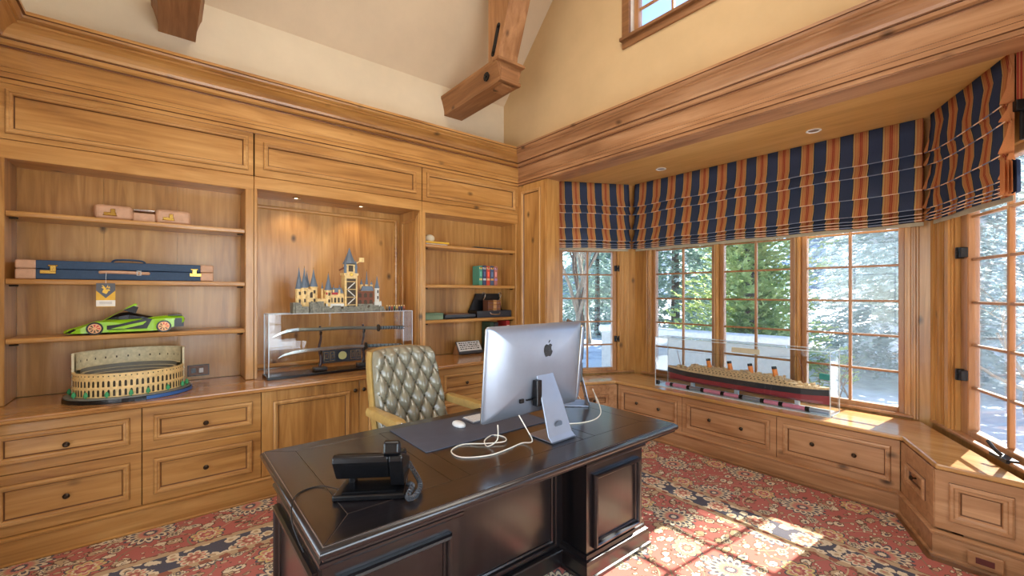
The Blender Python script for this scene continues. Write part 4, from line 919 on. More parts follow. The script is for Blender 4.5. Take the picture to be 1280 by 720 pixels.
for s in (-1, 1):
    hl = MB(); y = YC + s * .088; hl.add([(-.518, y, ZC + .018), (-.47, y + s * .021, ZC + .045), (-.46, y + s * .021, ZC + .038), (-.49, y + s * .016, ZC + .016)], [(0, 1, 2, 3)]); hl.build('headlight', M['black'], car, fix=False)
    MB().ball((.114, YC + s * .07, ZC + .088), .006, .014, .006, 8, 6).build('tail_light', RED_, car)
    for x in (-.37, -.005):
        y0, y1 = YC + s * .120, YC + s * .085; w = MB(); w.cyl((x, y0, ZC + .043), (x, y1, ZC + .043), .043, n=24); wo = w.build('tyre', M['black'], car, smooth=True)
        MB().cyl((x, YC + s * .1215, ZC + .043), (x, y1, ZC + .043), .033, n=20).build('rim', COP, wo)
        for k in range(8):
            a = 2 * math.pi * k / 8; d = V3((math.cos(a), 0, math.sin(a))); e = V3((-math.sin(a), 0, math.cos(a))); c = V3((x, YC + s * .1218, ZC + .043))
            MB().add([c + d * .010 - e * .002, c + d * .028 - e * .006, c + d * .028 + e * .006, c + d * .010 + e * .002], [(0, 1, 2, 3)]).build('rim_slot', RED_ if k < 3 else DARKB, wo, fix=False)
# --- long navy case
gc = thing('long_case', 'long navy canvas case with tan leather ends and brass latches', 'case', (-.22, 4.14, 1.641))
ZG = 1.641
for z0, z1 in ((.0, .066), (.068, .124)):
    MB().box(-.648, .216, 4.08, 4.20, ZG + z0, ZG + z1).build('case_half', M['navy_leather'], gc, bevel=.006)
    for x0, x1 in ((-.737, -.645), (.213, .297)): MB().box(x0, x1, 4.076, 4.204, ZG + z0, ZG + z1 + .001).build('leather_end', M['pink_leather'], gc, bevel=.010, seg=3)
hd = MB().tube(smooth_path([(-.345, 4.077, ZG + .052), (-.32, 4.060, ZG + .054), (-.22, 4.055, ZG + .054), (-.115, 4.060, ZG + .050), (-.09, 4.077, ZG + .050)], 4), .011, 8).build('carry_handle', M['pink_leather'], gc, smooth=True)
for x in (-.155,): MB().frame(basis((0, 4.046, 0), (1, 0, 0), (0, -1, 0)), x, x + .025, ZG + .034, ZG + .068, [(0, 0), (0, .004), (.005, .004), (.005, 0)]).build('buckle', M['chrome'], hd)
MB().tube(smooth_path([(-.29, 4.13, ZG + .125), (-.27, 4.13, ZG + .142), (-.20, 4.13, ZG + .146), (-.13, 4.13, ZG + .140), (-.11, 4.13, ZG + .125)], 4), .007, 6).build('top_strap', M['navy_leather'], gc, smooth=True)
for x, s in ((-.60, 1), (.175, -1)):
    l = MB(); l.box(x - .028 * 1, x + .045, 4.074, 4.08, ZG + .036, ZG + .060); l.box(x + .018 - (.03 if s < 0 else 0), x + .046 - (.03 if s < 0 else 0), 4.070, 4.08, ZG + .05, ZG + .092); l.box(x + .008 - (.03 if s < 0 else 0), x + .054 - (.03 if s < 0 else 0), 4.073, 4.08, ZG + .085, ZG + .094); l.build('latch', M['brass'], gc, bevel=.002, seg=1)
# --- hang tag on the case
tg = thing('hang_tag', 'yellow, grey and white paper tag hanging from the navy case handle', 'tag', (-.313, 4.03, 1.456))
MB().box(-.361, -.265, 4.030, 4.033, 1.456, 1.618).build('tag_card', plain('tag_yellow', (226, 172, 48), .6), tg)
Bt = (V3((-.361, 4.0295, 1.456)), V3((1, 0, 0)), ZU, V3((0, -1, 0)))
MB().oprism(Bt, [(0, .162), (0, .112), (.048, .060), (.096, .112), (.096, .162)], 0, .0008).build('tag_field', plain('tag_grey', (92, 90, 92), .6), tg)
MB().oprism(Bt, [(0, .004), (.096, .004), (.096, .046), (0, .046)], 0, .0008).build('tag_band', plain('tag_white', (232, 222, 206), .6), tg)
for k in range(3): MB().oprism(Bt, [(.016, .020 + .007 * k), (.08, .020 + .007 * k), (.08, .0225 + .007 * k), (.016, .0225 + .007 * k)], .0008, .0012).build('tag_print', plain('tag_ink', (160, 150, 140), .7), tg)
mk = MB(); yel = plain('tag_mark', (240, 190, 60), .5)
for pts in ([(.030, .100), (.050, .088), (.060, .104), (.052, .120), (.040, .124), (.034, .116)], [(.046, .118), (.064, .122), (.070, .112), (.060, .108)], [(.030, .128), (.046, .120), (.050, .126), (.036, .146)], [(.036, .146), (.028, .150), (.030, .140)], [(.050, .126), (.060, .136), (.058, .150), (.053, .138)], [(.058, .128), (.066, .142), (.070, .128)], [(.034, .134), (.026, .128), (.028, .136)]): mk.oprism(Bt, pts, .0008, .0016)
mk.build('tag_emblem', yel, tg)
MB().tube([(-.313, 4.031, 1.615), (-.313, 4.035, 1.66), (-.312, 4.048, 1.692)], .0012, 5).build('tag_string', M['white'], tg)
# --- pale leather case with narrow waist
pc = thing('waisted_case', 'pale tan leather case with narrow waist and brass latches', 'case', (-.11, 4.17, 2.066))
ZP = 2.066
for x0, x1, h in ((-.382, -.178, .105), (-.180, -.052, .070), (-.054, .157, .108)):
    MB().box(x0, x1, 4.11 + (.02 if h < .08 else 0), 4.23 - (.02 if h < .08 else 0), ZP, ZP + h).build('case_block', M['pink_leather'], pc, bevel=.028 if h > .08 else .012, seg=4)
MB().box(-.176, -.056, 4.122, 4.22, ZP + .078, ZP + .092).build('carry_bar', M['chrome'], pc, bevel=.005)
for x in (-.30, .02):
    l = MB(); l.box(x - .03, x + .035, 4.103, 4.111, ZP + .030, ZP + .05); l.box(x + .006, x + .03, 4.100, 4.111, ZP + .04, ZP + .075); l.box(x - .035, x + .04, 4.104, 4.111, ZP + .026, ZP + .032); l.build('latch', M['brass'], pc, bevel=.002, seg=1)
# --- wall outlet behind the arena model
ol = thing('wall_outlet', 'dark framed wall outlet with white plug behind the arena model', 'outlet', (.213, 4.312, .885))
MB().box(.145, .281, 4.306, 4.314, .885, .968).build('plate', plain('outlet_brown', (120, 78, 48), .4), ol, bevel=.003)
MB().frame(basis((0, 4.3055, 0), (1, 0, 0), (0, -1, 0)), .142, .284, .882, .971, [(0, 0), (0, .003), (.006, .003), (.006, 0)]).build('plate_edge', M['black'], ol)
MB().box(.165, .195, 4.303, 4.307, .908, .945).build('socket', M['black'], ol); MB().box(.214, .244, 4.285, 4.306, .908, .945).build('plug', M['white'], ol, bevel=.004)

# --- corner bookcase
ds = thing('seashell_dish', 'yellow dish holding a white ball on the top corner shelf', 'dish', (2.28, 4.17, 2.066))
MB().prism([(2.155, 4.12), (2.42, 4.12), (2.41, 4.23), (2.165, 4.23)], 2.066, 2.084).build('dish_foot', M['white'], ds, bevel=.005)
MB().prism([(2.14, 4.10), (2.43, 4.10), (2.42, 4.25), (2.15, 4.25)], 2.084, 2.104).build('dish_tray', plain('yellow_ceramic', (226, 178, 60), .3), ds, bevel=.008)
MB().ball((2.225, 4.17, 2.140), .052, .052, .042, 18, 12).build('white_ball', plain('bone_white', (222, 208, 178), .5), ds, smooth=True)
tb = thing('black_folder', 'thin black folder lying on the top corner shelf', 'folder', (2.96, 4.19, 2.066))
MB().box(2.76, 3.17, 4.10, 4.28, 2.066, 2.076).build('lower_cover', M['black'], tb, bevel=.002); MB().box(2.765, 3.165, 4.105, 4.275, 2.077, 2.085).build('upper_cover', M['dark_grey'], tb, bevel=.002)
cols = [((70, 140, 118), (206, 190, 120), 'teal green boxed book with gold band, at the end of the small row'), ((58, 66, 96), (190, 196, 200), 'slate blue boxed book with silver band in the small row'), ((196, 72, 52), (226, 180, 130), 'red boxed book with cream band, middle of the small row'), ((70, 84, 110), (214, 160, 90), 'grey blue boxed book with orange band in the small row'), ((170, 104, 96), (160, 130, 180), 'dusty rose boxed book with lilac band, near the shelf side')]
for i, (c, b, lab) in enumerate(cols):
    x = 2.822 + .0545 * i; t = thing('book', lab, 'book', (x + .022, 4.16, 1.641), group='five small boxed books on the corner shelf')
    MB().box(x, x + .046, 4.10, 4.24, 1.641, 1.868 + .004 * (i % 2)).build('cover', plain('book_cover_%d' % i, c, .4), t, bevel=.004)
    for z in (1.83, 1.70): MB().box(x + .002, x + .044, 4.0985, 4.101, z, z + .022).build('spine_band', plain('book_band_%d' % i, b, .4), t)
    MB().box(x + .012, x + .034, 4.098, 4.101, 1.745, 1.80).build('spine_picture', plain('book_pic_%d' % i, tuple(min(255, int(v * 1.25) + 20) for v in c), .4), t)
    MB().ball((x + .023, 4.097, 1.845), .010, .004, .010, 10, 6).build('spine_disc', M['brass'], t)
ch = thing('open_chest', 'open black wooden chest with raised lid on the corner shelf', 'chest', (3.03, 4.19, 1.266))
MB().box(2.79, 3.29, 4.09, 4.10, 1.266, 1.345).build('front_board', plain('chest_black', (44, 46, 52), .45), ch, bevel=.003)
for a in ((2.79, 2.80, 4.10, 4.29), (3.28, 3.29, 4.10, 4.29), (2.80, 3.28, 4.28, 4.29)): MB().box(a[0], a[1], a[2], a[3], 1.266, 1.345).build('side_board', M['black'], ch)
MB().box(2.80, 3.28, 4.10, 4.28, 1.266, 1.276).build('bottom_board', M['black'], ch)
MB().oprism((V3((0, 4.285, 0)), V3((1, 0, 0)), ZU, V3((0, -1, 0))), [(2.80, 1.346), (3.28, 1.346), (3.24, 1.545), (2.90, 1.545)], -.012, .012).build('lid', M['black'], ch)
MB().tube(smooth_path([(2.97, 4.09, 1.325), (2.98, 4.075, 1.305), (3.04, 4.07, 1.300), (3.10, 4.075, 1.305), (3.11, 4.09, 1.325)], 3), .006, 6).build('handle', M['chrome'], ch, smooth=True)
for x in (2.98, 3.22): MB().tube(smooth_path([(x, 4.27, 1.535), (x + .01, 4.25, 1.555), (x + .035, 4.25, 1.545), (x + .03, 4.255, 1.50), (x + .012, 4.26, 1.47)], 3), .006, 6).build('hasp', M['chrome'], ch, smooth=True)
for i, (x, w, c, lab) in enumerate(((2.965, .075, (104, 60, 40), 'brown leather book standing in the open black chest'), (3.045, .045, (176, 128, 80), 'tan leather book standing in the open black chest'), (3.095, .055, (120, 76, 60), 'russet book with ridged spine standing in the open black chest'))):
    t = thing('old_book', lab, 'book', (x + w / 2, 4.17, 1.277), group='old books in the black chest')
    MB().box(x, x + w, 4.12, 4.23, 1.277, 1.468).build('cover', plain('old_book_%d' % i, c, .5), t, bevel=.005)
    for z in (1.31, 1.36, 1.41, 1.45): MB().box(x + .002, x + w - .002, 4.1165, 4.121, z, z + .006).build('spine_ridge', M['brass'], t)
t = thing('green_box', 'flat sage green box at the shelf end beside black trays', 'box', (2.235, 4.17, 1.266))
MB().box(2.13, 2.345, 4.09, 4.25, 1.266, 1.318).build('box_base', plain('sage', (120, 140, 108), .6), t, bevel=.003); MB().box(2.127, 2.348, 4.087, 4.253, 1.319, 1.337).build('box_lid', plain('sage_dark', (96, 118, 88), .6), t, bevel=.003)
t = thing('black_tray', 'black rimmed tray with brown lining on the corner shelf', 'tray', (2.56, 4.17, 1.266))
MB().box(2.37, 2.765, 4.09, 4.26, 1.266, 1.285).build('tray_floor', M['black'], t, bevel=.003)
for a in ((2.37, 2.765, 4.09, 4.10), (2.37, 2.765, 4.25, 4.26), (2.37, 2.38, 4.10, 4.25), (2.755, 2.765, 4.10, 4.25)): MB().box(a[0], a[1], a[2], a[3], 1.285, 1.312).build('tray_rim', M['dark_grey'], t)
MB().box(2.40, 2.70, 4.12, 4.24, 1.286, 1.322).build('tray_insert', plain('brown_felt', (120, 84, 60), .8), t, bevel=.006)
sg = thing('desk_plaque', 'small engraved plaque with lines of dark text on the worktop', 'plaque', (2.72, 4.14, .852))
Bk = (V3((2.56, 4.10, .866)), V3((1, 0, 0)), V3((0, .55, .835)), V3((0, -.835, .55)))
MB().obox(Bk, 0, .32, .012, .16, -.012, 0).build('plaque_back', M['dark_grey'], sg, bevel=.003); MB().obox(Bk, .008, .312, .035, .152, 0, .002).build('plaque_face', plain('plaque_silver', (206, 200, 190), .35), sg)
for r in range(4):
    x = .03
    while x < .28:
        w = rnd.uniform(.012, .045); MB().obox(Bk, x, min(x + w, .292), .056 + r * .024, .066 + r * .024, .002, .0026).build('engraved_word', M['black'], sg); x += w + .010
MB().obox(Bk, .0, .32, 0, .03, -.02, .012).build('plaque_foot', M['dark_grey'], sg, bevel=.004)
for s in (0, .30): MB().oprism((V3((2.56 + s, 4.10, .852)), V3((0, 1, 0)), ZU, V3((1, 0, 0))), [(.01, 0), (.15, 0), (.09, .128)], 0, .02).build('plaque_prop', M['beam_z'], sg)
for x, w, c, lab, h in ((2.985, .05, (40, 66, 50), 'dark green tall binder behind the computer, on the worktop', .357), (3.04, .06, (34, 36, 42), 'black tall binder behind the computer, on the worktop', .352), (3.22, .055, (168, 44, 40), 'red tall binder behind the computer, next to the pier', .366)):
    t = thing('binder', lab, 'binder', (x + w / 2, 4.2, .852), group='tall binders behind the computer'); MB().box(x, x + w, 4.10, 4.28, .852, .852 + h).build('cover', plain('binder_%s' % c[0], c, .45), t, bevel=.004)
    MB().box(x + .01, x + w - .01, 4.0985, 4.101, .852 + h * .55, .852 + h * .85).build('spine_label', M['white_trim'], t)

# ------------------------------------------------------------------ sword case with toy castle on top
def acrylic_case(t, x0, x1, y0, y1, z0, z1, th=.004):
    MB().box(x0, x1, y0, y0 + th, z0, z1).build('case_wall', M['acrylic'], t); MB().box(x0, x1, y1 - th, y1, z0, z1).build('case_wall', M['acrylic'], t)
    MB().box(x0, x0 + th, y0 + th, y1 - th, z0, z1).build('case_wall', M['acrylic'], t); MB().box(x1 - th, x1, y0 + th, y1 - th, z0, z1).build('case_wall', M['acrylic'], t)
    MB().box(x0, x1, y0, y1, z1, z1 + th).build('case_top', M['acrylic'], t)
    e = .0026
    for x in (x0, x1):
        for y in (y0, y1): MB().box(x - e, x + e, y - e, y + e, z0, z1 + th).build('case_edge', M['acrylic_edge'], t)
    for y in (y0, y1): MB().box(x0, x1, y - e, y + e, z1, z1 + th + .001).build('case_edge', M['acrylic_edge'], t)
    for x in (x0, x1): MB().box(x - e, x + e, y0, y1, z1, z1 + th + .001).build('case_edge', M['acrylic_edge'], t)
sc_ = thing('sword_display_case', 'clear acrylic case on black base housing two curved swords', 'display case', (1.27, 4.0, .852))
MB().box(.635, 1.905, 3.89, 4.12, .852, .874).build('case_base', M['black'], sc_, bevel=.003)
acrylic_case(sc_, .648, 1.892, 3.905, 4.105, .874, 1.376)
ss = thing('sword_stand', 'black two-tier sword stand with pierced key pattern panel and round emblem', 'stand', (1.25, 4.0, .875))
for x in (1.061, 1.440):
    MB().box(x - .055, x + .055, 3.955, 4.045, .875, .905).build('stand_foot', M['dark_grey'], ss, bevel=.010, seg=3)
    MB().tube(smooth_path([(x, 4.0, .90), (x + .008, 4.0, .98), (x - .008, 4.0, 1.07), (x + .008, 4.0, 1.16), (x, 4.0, 1.262)], 4), .014, 8, taper=.009).build('stand_post', plain('lacquer_%d' % int(x * 100), (56, 26, 30), .3), ss, smooth=True)
    for z in (1.045, 1.212):
        MB().tube(smooth_path([(x, 4.0, z - .022), (x, 3.965, z - .022), (x, 3.955, z + .004)], 3), .007, 6).build('hook', M['black'], ss)
KP = M['alu_edge']; pnl = MB().box(1.085, 1.425, 4.006, 4.014, .930, 1.045).build('pattern_panel', plain('panel_navy', (36, 48, 66), .4), ss)
for s, x in ((1, 1.095), (1, 1.145), (1, 1.325), (1, 1.375)):
    for (a, b, c, d) in ((0, .040, .008, .014), (0, .006, .008, .09), (0, .040, .088, .094), (.034, .040, .03, .09), (.014, .040, .03, .036), (.014, .02, .03, .07), (.014, .03, .064, .07)): MB().box(x + a, x + b, 4.002, 4.007, .935 + c, .935 + d).build('key_bar', KP, pnl)
MB().frame(basis((0, 4.006, 0), (1, 0, 0), (0, -1, 0)), 1.195, 1.315, .932, 1.043, [(0, 0), (0, .005), (.010, .005), (.010, 0)]).build('emblem_frame', M['dark_grey'], pnl)
MB().cyl((1.255, 4.006, .9875), (1.255, 3.998, .9875), .036, n=28).build('emblem_disc', plain('emblem_gold', (206, 196, 130), .4), pnl)
STEEL = plain('blade_steel', (206, 204, 198), .2, .9); BRONZE = plain('scabbard_bronze', (120, 112, 96), .35, .7); GRIP = plain('grip_grey', (112, 128, 134), .6, vs=120, var=.35)
def sword(label, pts, hilt, split):
    t = thing('sword', label, 'sword', (hilt[0][0], 3.965, min(p[1] for p in pts)), group='curved swords on the stand')
    n = len(pts)
    def blade(a, b, mat, nm, hw):
        secs = []
        for k in range(a, b + 1):
            x, z = pts[k]; h = hw * (.15 if k == 0 else .8 if k == 1 else 1); secs.append([(x, 3.962, z - h * .4), (x, 3.965, z - h), (x, 3.969, z - h * .3), (x, 3.969, z + h), (x, 3.962, z + h)])
        m = MB(); m.loft(secs); m.build(nm, mat, t)
    blade(0, split, STEEL, 'blade', .016); blade(split, n - 1, BRONZE if split < n - 1 else STEEL, 'blade_root', .015) if split < n - 1 else None
    (gx, gz), (hx, hz) = hilt
    MB().cyl((gx, 3.966, gz), (gx + .010, 3.966, gz), .034, n=20).build('guard', M['knob'], t); MB().tube([(gx + .010, 3.966, gz), ((gx + hx) / 2, 3.966, (gz + hz) / 2 + .003), (hx, 3.966, hz)], .016, 10).build('grip', GRIP, t, smooth=True)
    MB().cyl((hx, 3.966, hz), (hx + .016, 3.966, hz), .020, .014, n=12).build('pommel', M['chrome'], t)
    for k in range(9):
        f = (k + .5) / 9; x = gx + .01 + (hx - gx - .01) * f; z = gz + (hz - gz) * f; MB().cyl((x - .004, 3.966, z + .001), (x + .004, 3.966, z + .001), .0172, n=10).build('grip_wrap', M['dark_grey'], t)
sword('upper curved sword with bronze rear blade and grey wrapped grip', [(.685, 1.188), (.740, 1.214), (.800, 1.232), (.881, 1.240), (1.061, 1.236), (1.25, 1.238), (1.435, 1.230), (1.56, 1.220)], ((1.57, 1.222), (1.82, 1.214)), 3)
sword('lower bright steel curved sword with round guard, near the case floor', [(.720, 1.012), (.775, 1.036), (.85, 1.05), (.95, 1.058), (1.053, 1.062), (1.2, 1.066), (1.329, 1.065), (1.44, 1.058)], ((1.45, 1.060), (1.80, 1.042)), 7)

cas = thing('toy_castle', 'tan brick-built toy castle with grey cone roofs on the sword case', 'model', (1.25, 4.0, 1.381))
CT = plain('castle_tan', (232, 196, 130), .45, var=.18, vs=50); CR = plain('castle_roof', (104, 116, 128), .45); CRK = plain('castle_rock', (128, 124, 108), .6, var=.35, vs=60); CB = plain('castle_brown', (120, 66, 42), .5); CW_ = plain('castle_white', (224, 220, 208), .45)
ZK = 1.3815
def tower(x, y, r, z0, z1, zr, mat=None, n=8, windows=2, crown=True):
    b = MB(); b.lathe((x, y, ZK), [(r, z0), (r, z1 - .012), (r * 1.14, z1 - .008), (r * 1.14, z1)], n); t = b.build('tower', mat or CT, cas)
    MB().lathe((x, y, ZK), [(r * 1.12, z1), (r * .75, z1 + (zr - z1) * .28), (r * .36, z1 + (zr - z1) * .62), (.002, zr)], n).build('cone_roof', CR, t)
    MB().cyl((x, y, ZK + zr - .004), (x, y, ZK + zr + .018), .0022, .0008, n=5).build('finial', M['brass'], t)
    for k in range(windows): z = z0 + (z1 - z0) * (k + .6) / (windows + .4); MB().box(x - r * .25, x + r * .25, y - r - .002, y - r * .8, ZK + z, ZK + z + .028).build('slit_window', DARKB, t)
def block(x0, x1, y0, y1, z0, z1, mat=None, arches=0, rows=1, crenel=True):
    t = MB().box(x0, x1, y0, y1, ZK + z0, ZK + z1).build('wing', mat or CT, cas, bevel=.002, seg=1)
    if crenel:
        k = 0; x = x0
        while x < x1 - .008: MB().box(x, x + .009, y0 - .003, y0 + .006, ZK + z1, ZK + z1 + .009).build('battlement', mat or CT, t); x += .017
    for r in range(rows):
        for a in range(arches):
            w = (x1 - x0) / arches; cx = x0 + w * (a + .5); h = (z1 - z0) / rows; zz = ZK + z0 + h * r + h * .12; ap = [(cx - w * .28, zz), (cx + w * .28, zz)] + [(cx + w * .28 * math.cos(math.pi * k / 6), zz + h * .42 + w * .28 * math.sin(math.pi * k / 6)) for k in range(7)]
            MB().oprism((V3((0, y0, 0)), V3((1, 0, 0)), ZU, V3((0, -1, 0))), ap, -.004, .0015).build('arch_window', DARKB, t)
    return t
rk = MB(); r2 = random.Random(3)
for k in range(64):
    x = r2.uniform(.86, 1.62); w = r2.uniform(.014, .03); h = r2.uniform(.02, .075) * (1.3 if x < 1.06 else .8); rk.box(x - w, x + w, 3.925 + r2.uniform(0, .02), 4.06, ZK, ZK + h)
rk.build('rock_base', CRK, cas)
tower(.892, 4.0, .028, .05, .205, .385); tower(.930, 3.985, .026, .05, .215, .385, mat=CT); tower(.962, 4.03, .024, .05, .22, .35); tower(1.008, 4.0, .032, .05, .225, .375, windows=2)
block(.90, 1.02, 3.975, 4.04, .04, .20, arches=2, rows=2)
block(1.03, 1.105, 3.97, 4.03, .03, .115, arches=4, rows=1); tower(1.085, 4.02, .010, .10, .21, .265, windows=0); tower(1.125, 3.98, .030, .05, .195, .345)
block(1.10, 1.255, 3.955, 4.04, .0, .075, mat=CW_, arches=4, rows=1, crenel=False); block(1.10, 1.255, 3.960, 4.04, .075, .16, arches=5, rows=1)
MB().oprism((V3((0, 3.965, 0)), V3((1, 0, 0)), ZU, V3((0, 1, 0))), [(1.145, ZK + .165), (1.255, ZK + .165), (1.235, ZK + .215), (1.165, ZK + .215)], 0, .07).build('hip_roof', CR, cas)
for x in (1.165, 1.215): tower(x, 3.965, .008, .16, .20, .245, windows=0)
for x0, x1 in ((1.10, 1.14), (1.15, 1.2)): MB().box(x0, x1, 3.955, 3.962, ZK + .155, ZK + .175).build('red_band', RED_, cas)
ct = MB().box(1.258, 1.372, 3.95, 4.05, ZK, ZK + .33).build('clock_tower', CT, cas, bevel=.002, seg=1)
MB().box(1.275, 1.355, 3.945, 3.951, ZK + .02, ZK + .30).build('open_front', DARKB, ct)
for z in (.06, .13, .20, .27): MB().box(1.272, 1.358, 3.940, 3.950, ZK + z, ZK + z + .006).build('floor_beam', CT, ct)
for k, (z, s) in enumerate(((.07, 1), (.14, -1), (.21, 1))): MB().tube([(1.315 - s * .03, 3.943, ZK + z), (1.315 + s * .03, 3.943, ZK + z + .055)], .005, 5).build('stair', CW_, ct)
MB().box(1.25, 1.38, 3.945, 4.055, ZK + .33, ZK + .35).build('tower_cornice', CT, ct); MB().cyl((1.315, 3.946, ZK + .338), (1.315, 3.942, ZK + .338), .016, n=16).build('clock_dial', M['brass'], ct)
tb_ = MB().box(1.275, 1.355, 3.96, 4.04, ZK + .35, ZK + .43).build('belfry', CT, cas); MB().box(1.295, 1.335, 3.956, 3.962, ZK + .365, ZK + .42).build('belfry_arch', DARKB, tb_)
MB().lathe((1.315, 4.0, ZK), [(.065, .435), (.058, .44), (.035, .49), (.014, .545), (.001, .585)], 8).build('cone_roof', CR, cas)
for x in (1.268, 1.362): MB().lathe((x, 3.965, ZK), [(.014, .345), (.013, .40), (.016, .40), (.001, .47)], 6).build('corner_turret', CR, cas)
MB().tube([(1.365, 3.97, ZK + .44), (1.40, 3.96, ZK + .465), (1.425, 3.96, ZK + .48)], .006, 6).build('bridge_arm', CT, cas); MB().box(1.39, 1.435, 3.955, 3.975, ZK + .455, ZK + .495).build('hanging_room', CT, cas); MB().tube([(1.262, 3.97, ZK + .40), (1.215, 3.965, ZK + .375)], .008, 6).build('side_arm', CB, cas)
block(1.375, 1.53, 3.97, 4.04, .06, .185, mat=CB, arches=3, rows=2, crenel=False); block(1.38, 1.52, 3.955, 4.03, .0, .07, mat=CRK, arches=2, crenel=False)
MB().oprism((V3((0, 3.965, 0)), V3((1, 0, 0)), ZU, V3((0, 1, 0))), [(1.41, ZK + .19), (1.53, ZK + .19), (1.515, ZK + .235), (1.425, ZK + .235)], 0, .07).build('hip_roof', CR, cas)
for x, zr in ((1.425, .30), (1.475, .375), (1.52, .28)): tower(x, 4.0, .014, .19, .25, zr, windows=0)
block(1.535, 1.60, 3.95, 4.03, .0, .085, mat=CW_, arches=3, crenel=True); tower(1.568, 3.985, .022, .08, .215, .33, mat=CW_, n=6)
figs = [(1.66, (140, 110, 60)), (1.685, (70, 84, 110)), (1.71, (150, 60, 50)), (1.735, (60, 100, 70)), (1.76, (190, 160, 90)), (1.785, (90, 70, 90)), (1.81, (50, 60, 80)), (1.835, (170, 90, 60))]
names = ['ochre', 'blue', 'red', 'green', 'straw', 'plum', 'navy', 'rust']
for (x, c), nm in zip(figs, names):
    t = thing('brick_figure', 'tiny %s brick-built figure lined up beside the toy castle' % nm, 'figure', (x, 3.97, 1.381), group='tiny figures on the sword case')
    MB().box(x - .007, x + .007, 3.963, 3.977, ZK, ZK + .022).build('legs', plain('fig_legs_' + nm, tuple(v * .6 for v in c), .5), t); MB().oprism((V3((0, 3.962, 0)), V3((1, 0, 0)), ZU, V3((0, 1, 0))), [(x - .009, ZK + .022), (x + .009, ZK + .022), (x + .006, ZK + .042), (x - .006, ZK + .042)], 0, .014).build('torso', plain('fig_torso_' + nm, c, .5), t)
    MB().cyl((x, 3.969, ZK + .042), (x, 3.969, ZK + .054), .006, n=10).build('head', CT, t)

# ------------------------------------------------------------------ ocean liner in its case on the window seat
sh_ = thing('ship_display_case', 'clear acrylic case holding the ocean liner model on the window seat', 'display case', (4.275, 1.87, .551))
MB().box(4.15, 4.40, 1.08, 2.665, .551, .557).build('case_floor', M['acrylic_edge'], sh_)
acrylic_case(sh_, 4.152, 4.398, 1.083, 2.662, .557, 1.072)
MB().box(4.385, 4.392, 1.70, 1.96, .965, 1.015).build('name_plate', plain('cream_plate', (232, 214, 178), .5), sh_, bevel=.003)
liner = thing('ocean_liner_model', 'brick-built ocean liner with four orange funnels, black hull and red keel', 'model', (4.27, 1.86, .558))
HB, HR, CREAMD = plain('hull_black', (44, 46, 50), .35), plain('hull_red', (140, 44, 50), .4), plain('deck_cream', (206, 176, 132), .5, var=.3, vs=90); ORF = plain('funnel_orange', (226, 130, 44), .4); PINK = plain('pink_tube', (214, 130, 150), .35); BLK = M['black']
XC = 4.27
def hull_sec(y, w, z0, z1): return [(XC - w * .55, y, z0), (XC - w, y, z0 + (z1 - z0) * .35), (XC - w, y, z1), (XC + w, y, z1), (XC + w, y, z0 + (z1 - z0) * .35), (XC + w * .55, y, z0)]
def wfun(y):
    s = (2.585 - y) / 1.465; return .072 * max(.06, min(1, s / .16) ** .7) * max(.10, min(1, (1 - s) / .12) ** .6)
ys = [2.585 - 1.465 * k / 40 for k in range(41)]
rise = lambda y: .016 * abs((2.585 - y) / 1.465 - .5) ** 2 * 4
for nm, mat, a, b, sw in (('red_keel', HR, .628, .685, .92), ('black_hull', HB, .685, .735, 1.0), ('cream_strake', CREAMD, .735, .752, 1.01)):
    m = MB(); m.loft([hull_sec(y + (.02 if nm == 'red_keel' and k == 0 else 0) * -1, wfun(y) * sw, a + (rise(y) if nm != 'red_keel' else 0), b + rise(y)) if nm == 'red_keel' else [(XC - wfun(y) * sw, y, a + rise(y)), (XC - wfun(y) * sw * 1.02, y, b + rise(y)), (XC + wfun(y) * sw * 1.02, y, b + rise(y)), (XC + wfun(y) * sw, y, a + rise(y))] for k, y in enumerate(ys)]); m.build(nm, mat, liner)
for (y0, y1, w, z0, z1) in ((2.36, 1.34, .056, .752, .772), (2.30, 1.42, .050, .772, .790), (2.24, 1.52, .042, .790, .804), (1.30, 1.20, .04, .755, .770)):
    d = MB().box(XC - w, XC + w, y1, y0, z0, z1).build('deck_house', CREAMD, liner, bevel=.002, seg=1)
    kk = int((y0 - y1) / .034)
    wn_ = MB()
    for k in range(kk): y = y1 + (k + .5) * (y0 - y1) / kk; wn_.box(XC - w - .0015, XC - w + .002, y - .006, y + .006, z0 + .006, z1 - .005)
    wn_.build('window_row', DARKB, d)
rb = random.Random(5); nub = MB()
for k in range(150):
    y = rb.uniform(1.2, 2.5); x = XC + rb.uniform(-.05, .05); z = .752 + (.038 if 1.45 < y < 2.3 else .004); nub.box(x - .006, x + .006, y - .010, y + .010, z, z + rb.uniform(.012, .034))
o = nub.build('deck_fittings', CREAMD, liner); o['kind'] = 'stuff'
for y in (2.122, 1.914, 1.725, 1.518):
    f = MB().cyl((XC, y, .80), (XC, y + .014, .868), .021, .020, n=16).build('funnel', ORF, liner, smooth=True); MB().cyl((XC, y + .0142, .868), (XC, y + .0185, .890), .0205, n=16).build('funnel_top', BLK, f, smooth=True)
for y0, y1 in ((1.283, 1.345), (2.43, 2.475)): MB().cyl((XC, y0, .755), (XC, y1, 1.02 if y0 < 2 else .94), .004, .002, n=6).build('mast', CB, liner)
for a, b in (((XC, 1.345, 1.0), (XC, 2.475, .93)),): MB().tube([a, ((XC), 1.9, .945), b], .0009, 4).build('rigging', BLK, liner)
